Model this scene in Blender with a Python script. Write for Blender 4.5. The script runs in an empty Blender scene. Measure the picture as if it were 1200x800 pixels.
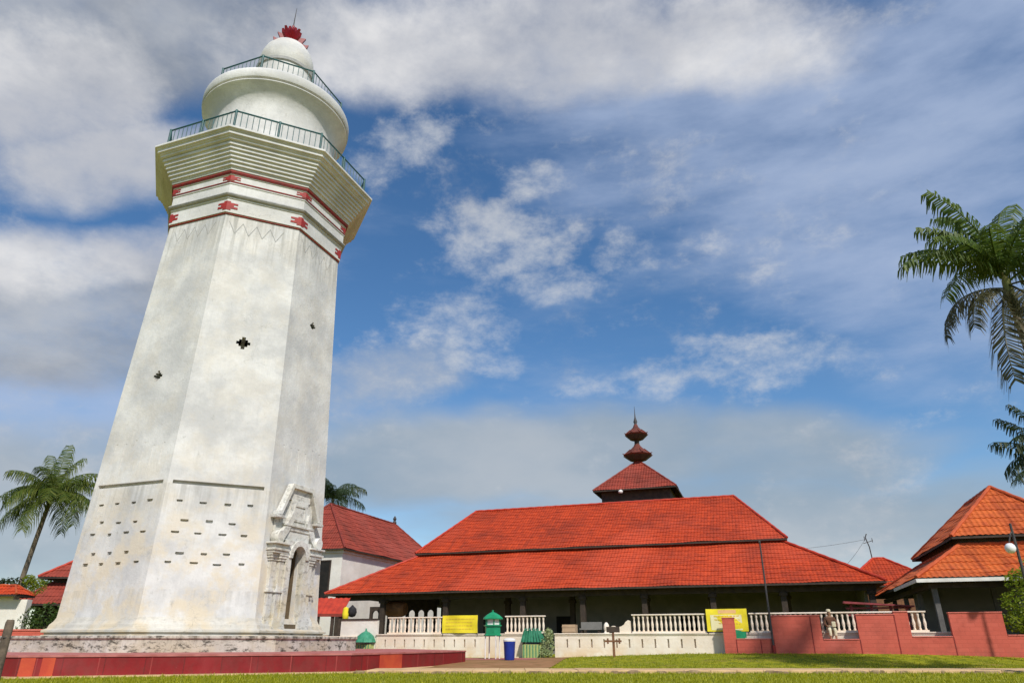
import bpy, math, random
from mathutils import Vector, Matrix
random.seed(11)
R = math.radians
C = bpy.context.scene.collection
sc = bpy.context.scene

# ------------------------------------------------------------------ camera, sky, sun, exposure
cam_d = bpy.data.cameras.new('camera'); cam = bpy.data.objects.new('camera', cam_d); C.objects.link(cam)
cam.location = (0, 0, 0.85); cam.rotation_euler = (R(90 + 23.35), 0, 0)
cam_d.sensor_width = 36; cam_d.lens = 24.48; cam_d.clip_start = 0.1; cam_d.clip_end = 6000
sc.camera = cam

SUN_EL, SUN_AZ = 45.0, -71.0            # elevation, azimuth counter-clockwise from +X (behind the camera, a little right)
SKY_STRENGTH = 0.12
CLOUD_STRENGTH = 0.72
sun_d = bpy.data.lights.new('sun', 'SUN'); sun = bpy.data.objects.new('sun', sun_d); C.objects.link(sun)
sun_d.energy = 4.1; sun_d.angle = R(2.5); sun_d.color = (1.0, 0.955, 0.88)
to_sun = Vector((math.cos(R(SUN_EL)) * math.cos(R(SUN_AZ)), math.cos(R(SUN_EL)) * math.sin(R(SUN_AZ)), math.sin(R(SUN_EL))))
sun.rotation_euler = to_sun.to_track_quat('Z', 'Y').to_euler()
sc.view_settings.view_transform = 'Standard'; sc.view_settings.look = 'None'
sc.view_settings.exposure = 0.09; sc.view_settings.gamma = 1.0; sc.view_settings.use_curve_mapping = False

world = bpy.data.worlds.new('World'); sc.world = world; world.use_nodes = True
wt = world.node_tree; wn, wl = wt.nodes, wt.links
for n in list(wn): wn.remove(n)

class G:
    """terse node arithmetic on one tree"""
    def __init__(s, t): s.t, s.n, s.l = t, t.nodes, t.links
    def put(s, sock, v):
        if hasattr(v, 'is_output'): s.l.new(v, sock)
        else: sock.default_value = v
    def m(s, op, a, b=0.0, c=None, clamp=False):
        n = s.n.new('ShaderNodeMath'); n.operation = op; n.use_clamp = clamp
        s.put(n.inputs[0], a); s.put(n.inputs[1], b)
        if c is not None: s.put(n.inputs[2], c)
        return n.outputs[0]
    def vm(s, op, a, b=(0, 0, 0)):
        n = s.n.new('ShaderNodeVectorMath'); n.operation = op
        s.put(n.inputs[0], a)
        if op == 'SCALE': s.put(n.inputs['Scale'], b)
        else: s.put(n.inputs[1], b)
        return n.outputs['Value'] if op in ('DOT_PRODUCT', 'LENGTH') else n.outputs['Vector']
    def noise(s, vec, scale, detail=6, rough=0.55, lac=2.0, dist=0.0, out='Fac'):
        n = s.n.new('ShaderNodeTexNoise'); s.put(n.inputs['Vector'], vec)
        n.inputs['Scale'].default_value = scale; n.inputs['Detail'].default_value = detail
        n.inputs['Roughness'].default_value = rough; n.inputs['Lacunarity'].default_value = lac
        n.inputs['Distortion'].default_value = dist
        return n.outputs[out]
    def ramp(s, v, a, b, o0=0.0, o1=1.0, smooth=True):
        n = s.n.new('ShaderNodeMapRange'); n.interpolation_type = 'SMOOTHSTEP' if smooth else 'LINEAR'
        s.put(n.inputs[0], v)
        for i, q in enumerate((a, b, o0, o1)): s.put(n.inputs[1 + i], q)
        return n.outputs[0]
    def mix(s, f, a, b, mode='MIX'):
        n = s.n.new('ShaderNodeMix'); n.data_type = 'RGBA'; n.blend_type = mode
        s.put(n.inputs[0], f); s.put(n.inputs[6], a); s.put(n.inputs[7], b)
        return n.outputs[2]
    def xyz(s, v):
        n = s.n.new('ShaderNodeSeparateXYZ'); s.put(n.inputs[0], v); return n.outputs
    def comb(s, x, y, z):
        n = s.n.new('ShaderNodeCombineXYZ'); s.put(n.inputs[0], x); s.put(n.inputs[1], y); s.put(n.inputs[2], z); return n.outputs[0]

def c4(c): return (c[0], c[1], c[2], 1.0)

g = G(wt)
sky = wn.new('ShaderNodeTexSky'); sky.sky_type = 'NISHITA'; sky.sun_disc = False
sky.sun_elevation = R(SUN_EL); sky.sun_rotation = R(90 - SUN_AZ); sky.air_density = 1.0; sky.dust_density = 0.6; sky.ozone_density = 2.5
hsv = wn.new('ShaderNodeHueSaturation'); hsv.inputs['Saturation'].default_value = 1.22; hsv.inputs['Value'].default_value = 1.0
wl.new(sky.outputs[0], hsv.inputs['Color'])
D = wn.new('ShaderNodeTexCoord').outputs['Generated']
warp = g.noise(D, 4.5, 3, 0.5, out='Color')
DW = g.vm('ADD', D, g.vm('SCALE', g.vm('SUBTRACT', warp, (0.5, 0.5, 0.5)), 0.10))
# cloud banks: (kind, azimuth right of +Y, elevation, half width, half height, tilt), degrees
CLOUDS = [
 ('white',5.6,46.7,16.5,4.6,-4), ('white',22.0,44.6,9.4,4.2,-17), ('white',-12.0,45.6,12.6,4.0,9), ('grey',-32.1,42.4,14.5,4.0,23),
 ('white',-41.2,35.9,6.6,3.8,27), ('white',-34.8,33.1,7.6,2.9,21), ('grey',-42.1,40.8,9.1,3.3,30), ('wisp',-11.5,37.5,5.0,2.5,27),
 ('white',-36.7,25.8,8.5,2.7,18), ('grey',-38.0,22.0,11.0,4.6,16), ('grey',-34.2,19.3,8.0,3.5,13),
 ('wisp',-0.8,31.4,6.2,3.0,0), ('wisp',3.6,28.1,4.8,1.9,-2), ('wisp',1.3,36.5,2.4,2.3,-1), ('wisp',10.7,29.6,3.2,1.8,-5),
 ('soft',-10.7,19.7,7.6,3.0,14), ('wisp',-5.0,24.8,5.4,3.0,2), ('wisp',-3.0,21.6,4.6,1.3,1),
 ('wisp',10.3,19.7,4.8,1.1,-4), ('wisp',21.5,20.1,6.8,2.1,-8), ('wisp',17.0,21.9,3.6,1.0,-7),
 ('veil',-8.5,13.1,13.1,3.7,2), ('veil',7.1,14.2,14.9,4.0,-2), ('veil',21.8,13.3,10.5,3.5,-5), ('veil',16.7,8.5,22.0,4.2,-3),
 ('veil',-33.0,8.0,12.0,5.0,3),
 ('thin',24.4,35.9,18.4,8.3,-15), ('thin',35.3,26.1,12.7,10.1,-17), ('thin',41.7,37.1,9.7,6.4,-28), ('thin',12.0,38.5,13.3,6.9,-8),
 ('thin',-35.4,13.5,9.3,4.4,9),
]
acc = {}
for kind, az, el, a, b, ro in CLOUDS:
    az_, el_ = R(az), R(el)
    c = Vector((math.sin(az_) * math.cos(el_), math.cos(az_) * math.cos(el_), math.sin(el_)))
    t1 = Vector((math.cos(az_), -math.sin(az_), 0)); t2 = t1.cross(c)
    if t2.z < 0: t2 = -t2
    e1 = math.cos(R(ro)) * t1 + math.sin(R(ro)) * t2; e2 = -math.sin(R(ro)) * t1 + math.cos(R(ro)) * t2
    sx = g.vm('DOT_PRODUCT', DW, tuple(e1 / math.sin(R(a)))); sy = g.vm('DOT_PRODUCT', DW, tuple(e2 / math.sin(R(b))))
    r2 = g.m('ADD', g.m('MULTIPLY', sx, sx), g.m('MULTIPLY', sy, sy))
    front = g.m('GREATER_THAN', g.vm('DOT_PRODUCT', D, tuple(c)), 0.2)
    msk = g.m('MULTIPLY', g.ramp(r2, 1.9, 0.0), front)
    acc[kind] = g.m('MAXIMUM', acc[kind], msk) if kind in acc else msk
DS = g.vm('ADD', D, g.vm('SCALE', g.vm('SUBTRACT', warp, (0.5, 0.5, 0.5)), 0.03))
f1 = g.noise(DS, 5.5, 10, 0.58)
f4 = g.noise(g.vm('MULTIPLY', DS, (1.0, 1.0, 1.6)), 16.0, 10, 0.66)
tilt = g.n.new('ShaderNodeMapping'); wl.new(D, tilt.inputs['Vector']); tilt.inputs['Rotation'].default_value = (0.0, R(16), 0.0); tilt.inputs['Scale'].default_value = (0.55, 1.0, 2.2)
f2 = g.noise(tilt.outputs[0], 4.5, 9, 0.58)
f3 = g.noise(g.vm('MULTIPLY', D, (1.0, 1.0, 2.0)), 3.2, 6, 0.55)
def dens(kind, k, f, amp, lo, hi, top):
    return g.m('MULTIPLY', g.ramp(g.m('ADD', g.m('MULTIPLY', acc[kind], k), g.m('MULTIPLY', g.m('SUBTRACT', f, 0.5), amp)), lo, hi), top)
mixf = g.m('ADD', g.m('MULTIPLY', f1, 0.6), g.m('MULTIPLY', f4, 0.4))
dw = dens('white', 0.85, mixf, 1.9, 0.0, 1.05, 0.93)
dg = dens('grey', 0.9, mixf, 1.6, 0.0, 1.05, 0.92)
dp = dens('wisp', 0.62, g.m('ADD', g.m('MULTIPLY', f4, 0.7), g.m('MULTIPLY', f1, 0.3)), 3.2, 0.08, 1.3, 0.78)
ds = dens('soft', 0.70, mixf, 2.2, 0.0, 1.1, 0.75)
dv = dens('veil', 1.0, f2, 1.2, 0.0, 1.1, 0.88)
dt = dens('thin', 0.85, f2, 2.3, 0.0, 1.2, 0.80)
base = wn.new('ShaderNodeBackground'); wl.new(hsv.outputs[0], base.inputs['Color']); base.inputs['Strength'].default_value = SKY_STRENGTH
def cloud_bg(col, strength):
    b = wn.new('ShaderNodeBackground'); g.put(b.inputs['Color'], col); b.inputs['Strength'].default_value = strength; return b.outputs[0]
def mixs(f, a, b):
    n = wn.new('ShaderNodeMixShader'); g.put(n.inputs[0], f); wl.new(a, n.inputs[1]); wl.new(b, n.inputs[2]); return n.outputs[0]
whitecol = g.mix(g.ramp(f3, 0.35, 0.68), (0.70, 0.72, 0.78, 1), (1.22, 1.20, 1.18, 1))
greycol = g.mix(g.ramp(f3, 0.38, 0.66), (0.34, 0.38, 0.45, 1), (0.66, 0.69, 0.74, 1))
veilcol = g.mix(g.ramp(f3, 0.35, 0.7), (0.40, 0.50, 0.60, 1), (0.60, 0.65, 0.70, 1))
s_ = base.outputs[0]
s_ = mixs(dt, s_, cloud_bg((0.56, 0.68, 0.93, 1), CLOUD_STRENGTH))
s_ = mixs(dv, s_, cloud_bg(veilcol, CLOUD_STRENGTH))
s_ = mixs(ds, s_, cloud_bg((0.62, 0.66, 0.72, 1), CLOUD_STRENGTH))
s_ = mixs(dp, s_, cloud_bg((0.86, 0.89, 0.93, 1), CLOUD_STRENGTH))
s_ = mixs(dg, s_, cloud_bg(greycol, CLOUD_STRENGTH))
s_ = mixs(dw, s_, cloud_bg(whitecol, CLOUD_STRENGTH))
wo = wn.new('ShaderNodeOutputWorld'); wl.new(s_, wo.inputs['Surface'])

# ------------------------------------------------------------------ materials
def new_mat(name):
    m = bpy.data.materials.new(name); m.use_nodes = True
    b = m.node_tree.nodes['Principled BSDF']; return m, G(m.node_tree), b
def ocoord(g): return g.n.new('ShaderNodeTexCoord').outputs['Object']
def bump(g, b, h, strength=0.4, dist=0.02):
    n = g.n.new('ShaderNodeBump'); n.inputs['Strength'].default_value = strength; n.inputs['Distance'].default_value = dist
    g.l.new(h, n.inputs['Height']); g.l.new(n.outputs[0], b.inputs['Normal'])
def pm(name, c1, c2, scale=2.0, rough=0.75, bmp=0.25, bscale=30, lo=0.35, hi=0.65, metal=0.0, spec=0.3):
    m, g, b = new_mat(name); o = ocoord(g)
    f = g.ramp(g.noise(o, scale, 6, 0.6), lo, hi)
    g.l.new(g.mix(f, c4(c1), c4(c2)), b.inputs['Base Color'])
    b.inputs['Roughness'].default_value = rough; b.inputs['Metallic'].default_value = metal; b.inputs['Specular IOR Level'].default_value = spec
    if bmp: bump(g, b, g.noise(o, bscale, 4, 0.6), bmp, 0.02)
    return m

def whitewash(name, base, dirty, warm, stain, amount=0.5, zlo=0.0, zhi=4.0, mould=0.0, ledges=()):
    """limewashed masonry: cloudy tone, runs, warm damp patches low down, black mould spots"""
    m, g, b = new_mat(name); o = ocoord(g); X = g.xyz(o)
    cl = g.ramp(g.noise(o, 0.55, 7, 0.62), 0.35, 0.68)
    col = g.mix(cl, c4(dirty), c4(base))
    gr = g.ramp(g.noise(o, 4.5, 9, 0.75), 0.40, 0.66)
    col = g.mix(g.m('MULTIPLY', gr, amount * 0.42), col, c4(dirty))
    ft = g.ramp(g.noise(g.vm('MULTIPLY', o, (14, 14, 0.9)), 1.0, 5, 0.65), 0.5, 0.72)
    col = g.mix(g.m('MULTIPLY', ft, amount * 0.35), col, c4([0.5 * (p + q) for p, q in zip(dirty, stain)]))
    runs = g.noise(g.vm('MULTIPLY', o, (3.2, 3.2, 0.16)), 1.0, 5, 0.6)
    col = g.mix(g.m('MULTIPLY', g.ramp(runs, 0.54, 0.74), amount * 0.6), col, c4(dirty))
    low = g.ramp(X[2], zhi, zlo)
    wf = g.m('MULTIPLY', g.ramp(g.noise(o, 0.9, 6, 0.65), 0.42, 0.62), g.m('ADD', g.m('MULTIPLY', low, 0.75), 0.22))
    col = g.mix(wf, col, c4(warm))
    st = g.ramp(g.noise(g.vm('MULTIPLY', o, (1.6, 1.6, 0.9)), 2.1, 8, 0.72), 0.60, 0.74)
    col = g.mix(g.m('MULTIPLY', st, amount), col, c4(stain))
    sp = g.ramp(g.noise(o, 9.0, 5, 0.7), 0.63, 0.75)
    col = g.mix(g.m('MULTIPLY', sp, amount * 0.5), col, c4(stain))
    for zt, zb, am in ledges:  # grime runs that also paint in occlusion shade below cornice and slits
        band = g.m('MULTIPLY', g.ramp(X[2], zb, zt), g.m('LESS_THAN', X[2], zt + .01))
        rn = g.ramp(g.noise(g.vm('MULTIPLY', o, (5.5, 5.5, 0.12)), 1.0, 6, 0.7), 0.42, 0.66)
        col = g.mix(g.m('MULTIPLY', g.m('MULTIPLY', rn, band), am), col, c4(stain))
    crk = g.n.new('ShaderNodeTexVoronoi'); crk.feature = 'DISTANCE_TO_EDGE'; crk.inputs['Scale'].default_value = 0.55
    g.l.new(g.vm('ADD', o, g.vm('SCALE', g.noise(o, 1.7, 5, 0.7, out='Color'), 1.1)), crk.inputs['Vector'])
    ck = g.m('MULTIPLY', g.ramp(crk.outputs['Distance'], 0.010, 0.0), g.ramp(g.noise(o, 0.4, 3, 0.5), 0.5, 0.62))
    col = g.mix(g.m('MULTIPLY', ck, amount), col, c4(stain))
    if mould:
        mo = g.ramp(g.noise(g.vm('MULTIPLY', o, (1.1, 1.1, 2.4)), 2.6, 8, 0.75), 0.50, 0.62)
        col = g.mix(g.m('MULTIPLY', mo, mould), col, (0.05, 0.045, 0.035, 1))
    g.l.new(col, b.inputs['Base Color']); b.inputs['Roughness'].default_value = 0.88; b.inputs['Specular IOR Level'].default_value = 0.2
    h = g.m('ADD', g.noise(o, 7.0, 6, 0.6), g.m('MULTIPLY', g.noise(o, 1.4, 3, 0.5), 1.2))
    bump(g, b, h, 0.45, 0.03)
    return m

def tile_mat(name, c1, c2, dark, rough=0.6, weather=0.35):
    m, g, b = new_mat(name); uv = g.n.new('ShaderNodeUVMap').outputs[0]; o = ocoord(g)
    wn_ = g.n.new('ShaderNodeTexWhiteNoise'); wn_.noise_dimensions = '2D'; g.l.new(g.vm('FLOOR', uv), wn_.inputs['Vector'])
    col = g.mix(wn_.outputs['Value'], c4(c1), c4(c2))
    big = g.ramp(g.noise(o, 0.35, 6, 0.65), 0.42, 0.72)
    col = g.mix(g.m('MULTIPLY', big, weather), col, c4(dark))
    fine = g.ramp(g.noise(o, 3.0, 6, 0.7), 0.5, 0.75)
    col = g.mix(g.m('MULTIPLY', fine, weather * 0.8), col, c4(dark))
    strk = g.ramp(g.noise(g.vm('MULTIPLY', uv, (0.45, 0.05, 1.0)), 1.0, 6, 0.65), 0.50, 0.72)
    col = g.mix(g.m('MULTIPLY', strk, weather * 0.85), col, c4(dark))
    fade = g.ramp(g.noise(o, 0.16, 4, 0.6), 0.48, 0.66)
    col = g.mix(g.m('MULTIPLY', fade, 0.28), col, c4([min(1, q * 1.25 + 0.03) for q in c1]))
    g.l.new(col, b.inputs['Base Color']); b.inputs['Roughness'].default_value = rough; b.inputs['Specular IOR Level'].default_value = 0.22
    bump(g, b, g.noise(o, 22, 3, 0.6), 0.25, 0.02)
    return m

def brick_mat(name, c1, c2, mortar, sc_=1.0, bw=0.42, bh=0.16, rough=0.8):
    m, g, b = new_mat(name); o = ocoord(g); X = g.xyz(o)
    v = g.comb(X[0], X[2], 0.0)
    n = g.n.new('ShaderNodeTexBrick'); g.l.new(v, n.inputs['Vector']); n.inputs['Scale'].default_value = sc_
    n.inputs['Color1'].default_value = c4(c1); n.inputs['Color2'].default_value = c4(c2); n.inputs['Mortar'].default_value = c4(mortar)
    n.inputs['Brick Width'].default_value = bw; n.inputs['Row Height'].default_value = bh; n.inputs['Mortar Size'].default_value = 0.012
    col = g.mix(g.m('MULTIPLY', g.ramp(g.noise(o, 1.3, 7, 0.7), 0.46, 0.7), 0.5), n.outputs['Color'], c4([q * 0.55 for q in c1]))
    foot = g.m('MULTIPLY', g.ramp(X[2], 0.95, 0.15), g.ramp(g.noise(g.vm('MULTIPLY', o, (1.0, 1.0, 0.5)), 3.5, 7, 0.7), 0.40, 0.62))
    col = g.mix(g.m('MULTIPLY', foot, 0.35), col, c4([c1[0] * .42 + .03, c1[1] * .6 + .03, c1[2] * .6 + .02]))
    chip = g.ramp(g.noise(o, 7.0, 6, 0.72), 0.66, 0.72)
    col = g.mix(g.m('MULTIPLY', chip, 0.6), col, c4([min(1, q * 1.15 + .08) for q in c1]))
    pale = g.ramp(g.noise(o, 0.7, 5, 0.6), 0.5, 0.7)
    col = g.mix(g.m('MULTIPLY', pale, 0.25), col, c4([min(1, q * 1.1 + .05) for q in c1]))
    g.l.new(col, b.inputs['Base Color']); b.inputs['Roughness'].default_value = rough; b.inputs['Specular IOR Level'].default_value = 0.25
    bump(g, b, g.m('ADD', g.m('MULTIPLY', n.outputs['Fac'], -1.0), g.m('MULTIPLY', g.noise(o, 14, 4, 0.6), 0.6)), 0.35, 0.015)
    return m

M = {}
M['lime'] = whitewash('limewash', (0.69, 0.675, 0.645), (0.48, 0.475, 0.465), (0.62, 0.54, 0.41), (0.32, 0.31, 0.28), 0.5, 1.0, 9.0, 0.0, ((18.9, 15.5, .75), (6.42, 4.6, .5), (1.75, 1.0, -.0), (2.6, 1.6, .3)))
M['lime_foot'] = whitewash('limewash_foot', (0.60, 0.57, 0.50), (0.42, 0.40, 0.36), (0.56, 0.46, 0.31), (0.20, 0.18, 0.15), 0.7, 0.9, 2.2, 0.15)
M['lime_top'] = whitewash('limewash_top', (0.70, 0.69, 0.67), (0.50, 0.495, 0.48), (0.60, 0.57, 0.52), (0.28, 0.26, 0.23), 0.6, 18.0, 20.0)
M['portal'] = whitewash('limewash_portal', (0.72, 0.71, 0.67), (0.55, 0.54, 0.50), (0.60, 0.52, 0.36), (0.25, 0.22, 0.18), 0.85, 1.0, 5.5, 0.4, ((4.06, 2.8, .6), (2.62, 1.6, .5), (5.5, 4.9, .6)))
M['plinth'] = whitewash('weathered_plaster', (0.62, 0.59, 0.52), (0.40, 0.37, 0.31), (0.46, 0.40, 0.29), (0.10, 0.08, 0.055), 0.8, 0.4, 1.4, 0.9, ((1.07, .75, .9),))
M['wall_white'] = whitewash('painted_wall', (0.84, 0.75, 0.64), (0.72, 0.62, 0.51), (0.70, 0.50, 0.31), (0.38, 0.30, 0.2), 0.35, 0.0, 0.9)
M['house_white'] = whitewash('house_plaster', (0.80, 0.77, 0.70), (0.66, 0.63, 0.57), (0.66, 0.60, 0.5), (0.36, 0.35, 0.33), 0.45, 0.0, 4.0)
M['red_paint'] = pm('red_paint', (0.34, 0.03, 0.025), (0.26, 0.028, 0.024), 5, 0.6)
M['red_line'] = pm('dark_red_paint', (0.26, 0.025, 0.02), (0.16, 0.03, 0.025), 5, 0.7)
M['railing'] = pm('teal_iron', (0.02, 0.11, 0.11), (0.03, 0.07, 0.07), 6, 0.5)
M['flame'] = pm('red_enamel', (0.24, 0.008, 0.012), (0.17, 0.007, 0.009), 6, 0.5)
M['iron'] = pm('dark_iron', (0.04, 0.04, 0.045), (0.07, 0.06, 0.055), 8, 0.6)
M['void'] = pm('dark_interior', (0.012, 0.011, 0.010), (0.02, 0.018, 0.015), 3, 0.9, 0)
M['groove'] = pm('incised_line', (0.30, 0.30, 0.29), (0.38, 0.37, 0.35), 4, 0.9)
M['tile_red'] = tile_mat('red_tile', (0.49, 0.058, 0.015), (0.37, 0.042, 0.013), (0.19, 0.030, 0.015), 0.7, 0.65)
M['tile_dark'] = tile_mat('dark_red_tile', (0.29, 0.050, 0.030), (0.22, 0.038, 0.024), (0.12, 0.030, 0.020), 0.7, 0.6)
M['tile_orange'] = tile_mat('orange_tile', (0.56, 0.125, 0.028), (0.44, 0.085, 0.022), (0.20, 0.035, 0.014), 0.6, 0.75)
M['ridge_red'] = pm('ridge_red', (0.50, 0.05, 0.022), (0.36, 0.035, 0.017), 2, 0.6)
M['ridge_dark'] = pm('ridge_dark', (0.25, 0.04, 0.025), (0.17, 0.03, 0.02), 2, 0.65)
M['tier_red'] = pm('tier_shingle', (0.17, 0.042, 0.028), (0.09, 0.028, 0.022), 3, 0.75)
M['ridge_orange'] = pm('ridge_orange', (0.48, 0.09, 0.025), (0.34, 0.06, 0.02), 2, 0.6)
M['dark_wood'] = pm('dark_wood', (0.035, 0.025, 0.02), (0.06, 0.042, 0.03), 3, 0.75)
M['brown_wood'] = pm('brown_wood', (0.20, 0.09, 0.04), (0.12, 0.055, 0.028), 4, 0.7)
M['grey_wood'] = pm('grey_wood', (0.16, 0.12, 0.085), (0.08, 0.06, 0.045), 6, 0.85, 0.5, 18)
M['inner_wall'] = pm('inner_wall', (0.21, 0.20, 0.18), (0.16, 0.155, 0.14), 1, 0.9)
M['post_grey'] = pm('grey_post', (0.15, 0.145, 0.135), (0.10, 0.095, 0.09), 2, 0.85)
M['fascia'] = pm('white_fascia', (0.72, 0.70, 0.66), (0.58, 0.56, 0.52), 2, 0.6)
M['red_brick'] = brick_mat('red_wall_brick', (0.55, 0.115, 0.078), (0.50, 0.098, 0.066), (0.47, 0.095, 0.064))
M['red_cap'] = pm('red_coping', (0.60, 0.17, 0.13), (0.50, 0.12, 0.09), 3, 0.75)
M['platform'] = brick_mat('platform_tiles', (0.235, 0.012, 0.014), (0.19, 0.010, 0.012), (0.13, 0.012, 0.012), 1.0, 0.9, 0.6, 0.55)
M['platform_pale'] = pm('platform_repair', (0.50, 0.075, 0.028), (0.42, 0.05, 0.025), 2, 0.6)
M['joint'] = pm('platform_joint', (0.32, 0.05, 0.045), (0.26, 0.035, 0.032), 2, 0.75)
M['platform_cap'] = pm('platform_cap', (0.45, 0.16, 0.14), (0.34, 0.10, 0.085), 2, 0.75)
M['yellow'] = pm('yellow_cloth', (0.80, 0.66, 0.03), (0.70, 0.58, 0.03), 3, 0.8, 0.2, 6)
M['letter'] = pm('banner_lettering', (0.72, 0.52, 0.05), (0.66, 0.46, 0.06), 3, 0.8, 0)
M['peach'] = pm('banner_header', (0.80, 0.50, 0.22), (0.72, 0.42, 0.18), 3, 0.8, 0)
M['cream'] = pm('banner_cream', (0.78, 0.72, 0.42), (0.72, 0.66, 0.40), 3, 0.8, 0)
M['green'] = pm('green_paint', (0.015, 0.26, 0.12), (0.012, 0.20, 0.09), 4, 0.5)
M['green_roof'] = pm('green_sheet', (0.03, 0.20, 0.11), (0.06, 0.28, 0.17), 4, 0.55)
M['yellow_green'] = pm('yellow_green_paint', (0.42, 0.44, 0.15), (0.34, 0.40, 0.16), 4, 0.7)
M['blue'] = pm('blue_plastic', (0.018, 0.045, 0.30), (0.015, 0.035, 0.24), 4, 0.4)
M['white_paint'] = pm('white_paint', (0.74, 0.73, 0.70), (0.62, 0.60, 0.56), 4, 0.6)
M['beige'] = pm('beige_board', (0.46, 0.32, 0.20), (0.38, 0.26, 0.16), 3, 0.8)
M['paving'] = pm('red_brown_paving', (0.32, 0.16, 0.07), (0.22, 0.12, 0.04), 1.2, 0.9, 0.4, 12)
M['path'] = pm('sandy_concrete', (0.62, 0.42, 0.22), (0.50, 0.33, 0.17), 1.5, 0.9, 0.4, 16)
M['kerb'] = pm('kerb_stone', (0.34, 0.24, 0.13), (0.14, 0.09, 0.05), 2.2, 0.9, 0.6, 10)
M['trunk'] = pm('palm_trunk', (0.24, 0.19, 0.13), (0.14, 0.11, 0.075), 3, 0.9, 0.6, 9)
M['crownshaft'] = pm('palm_crownshaft', (0.20, 0.20, 0.06), (0.14, 0.12, 0.04), 3, 0.7)
def leaf_mat(name, a, b_, tr=0.35):
    m, g, b = new_mat(name); o = ocoord(g)
    inf = g.n.new('ShaderNodeNewGeometry').outputs['Random Per Island']
    g.l.new(g.mix(inf, c4(a), c4(b_)), b.inputs['Base Color']); b.inputs['Roughness'].default_value = 0.5; b.inputs['Specular IOR Level'].default_value = 0.35
    t = g.n.new('ShaderNodeBsdfTranslucent'); g.l.new(g.mix(inf, c4([q * 1.5 for q in a]), c4([q * 1.5 for q in b_])), t.inputs['Color'])
    mx = g.n.new('ShaderNodeMixShader'); mx.inputs[0].default_value = tr
    g.l.new(b.outputs[0], mx.inputs[1]); g.l.new(t.outputs[0], mx.inputs[2])
    g.l.new(mx.outputs[0], g.n['Material Output'].inputs['Surface'])
    return m
M['palm'] = leaf_mat('palm_leaf', (0.055, 0.10, 0.016), (0.11, 0.15, 0.022))
M['palm_far'] = leaf_mat('palm_leaf_far', (0.055, 0.095, 0.012), (0.13, 0.15, 0.02))
M['palm_dry'] = leaf_mat('palm_leaf_dry', (0.085, 0.075, 0.032), (0.055, 0.06, 0.025))
M['palm_dark'] = leaf_mat('palm_leaf_dark', (0.03, 0.055, 0.02), (0.05, 0.07, 0.025))
M['leaf_bright'] = leaf_mat('bright_leaf', (0.13, 0.20, 0.012), (0.24, 0.27, 0.02), 0.45)
M['leaf_dark'] = leaf_mat('dark_leaf', (0.04, 0.085, 0.016), (0.075, 0.11, 0.02))
M['leaf_pale'] = leaf_mat('pale_leaf', (0.20, 0.28, 0.12), (0.45, 0.48, 0.26))
M['grass_blade'] = leaf_mat('grass_blade', (0.22, 0.25, 0.008), (0.42, 0.40, 0.014), 0.4)
M['globe'] = pm('white_glass_globe', (0.80, 0.80, 0.80), (0.74, 0.74, 0.74), 3, 0.25, 0)
M['skin'] = pm('skin', (0.30, 0.16, 0.09), (0.26, 0.14, 0.08), 8, 0.6, 0)
M['robe'] = pm('brown_cloth', (0.12, 0.05, 0.025), (0.075, 0.035, 0.02), 6, 0.85)
M['cloth_cream'] = pm('cream_cloth', (0.62, 0.56, 0.40), (0.5, 0.44, 0.3), 6, 0.85)
M['ball_black'] = pm('black_cloth', (0.015, 0.015, 0.017), (0.03, 0.028, 0.028), 6, 0.8)
M['pink_frame'] = pm('faded_red_frame', (0.28, 0.05, 0.055), (0.18, 0.035, 0.04), 4, 0.7)
def ground_mat():
    m, g, b = new_mat('lawn'); o = ocoord(g)
    a = g.ramp(g.noise(o, 0.22, 6, 0.6), 0.36, 0.66); f = g.noise(g.vm('MULTIPLY', o, (1, 0.6, 1)), 3.0, 8, 0.7)
    col = g.mix(a, (0.24, 0.25, 0.014, 1), (0.33, 0.30, 0.018, 1))
    col = g.mix(g.ramp(f, 0.42, 0.62), col, (0.13, 0.155, 0.010, 1))
    soil = g.ramp(g.noise(o, 0.6, 7, 0.72), 0.54, 0.66)
    col = g.mix(g.m('MULTIPLY', soil, 0.6), col, (0.26, 0.17, 0.055, 1))
    g.l.new(col, b.inputs['Base Color']); b.inputs['Roughness'].default_value = 0.95; b.inputs['Specular IOR Level'].default_value = 0.1
    bump(g, b, g.noise(o, 12, 6, 0.7), 0.8, 0.05)
    return m
M['lawn'] = ground_mat()

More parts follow.
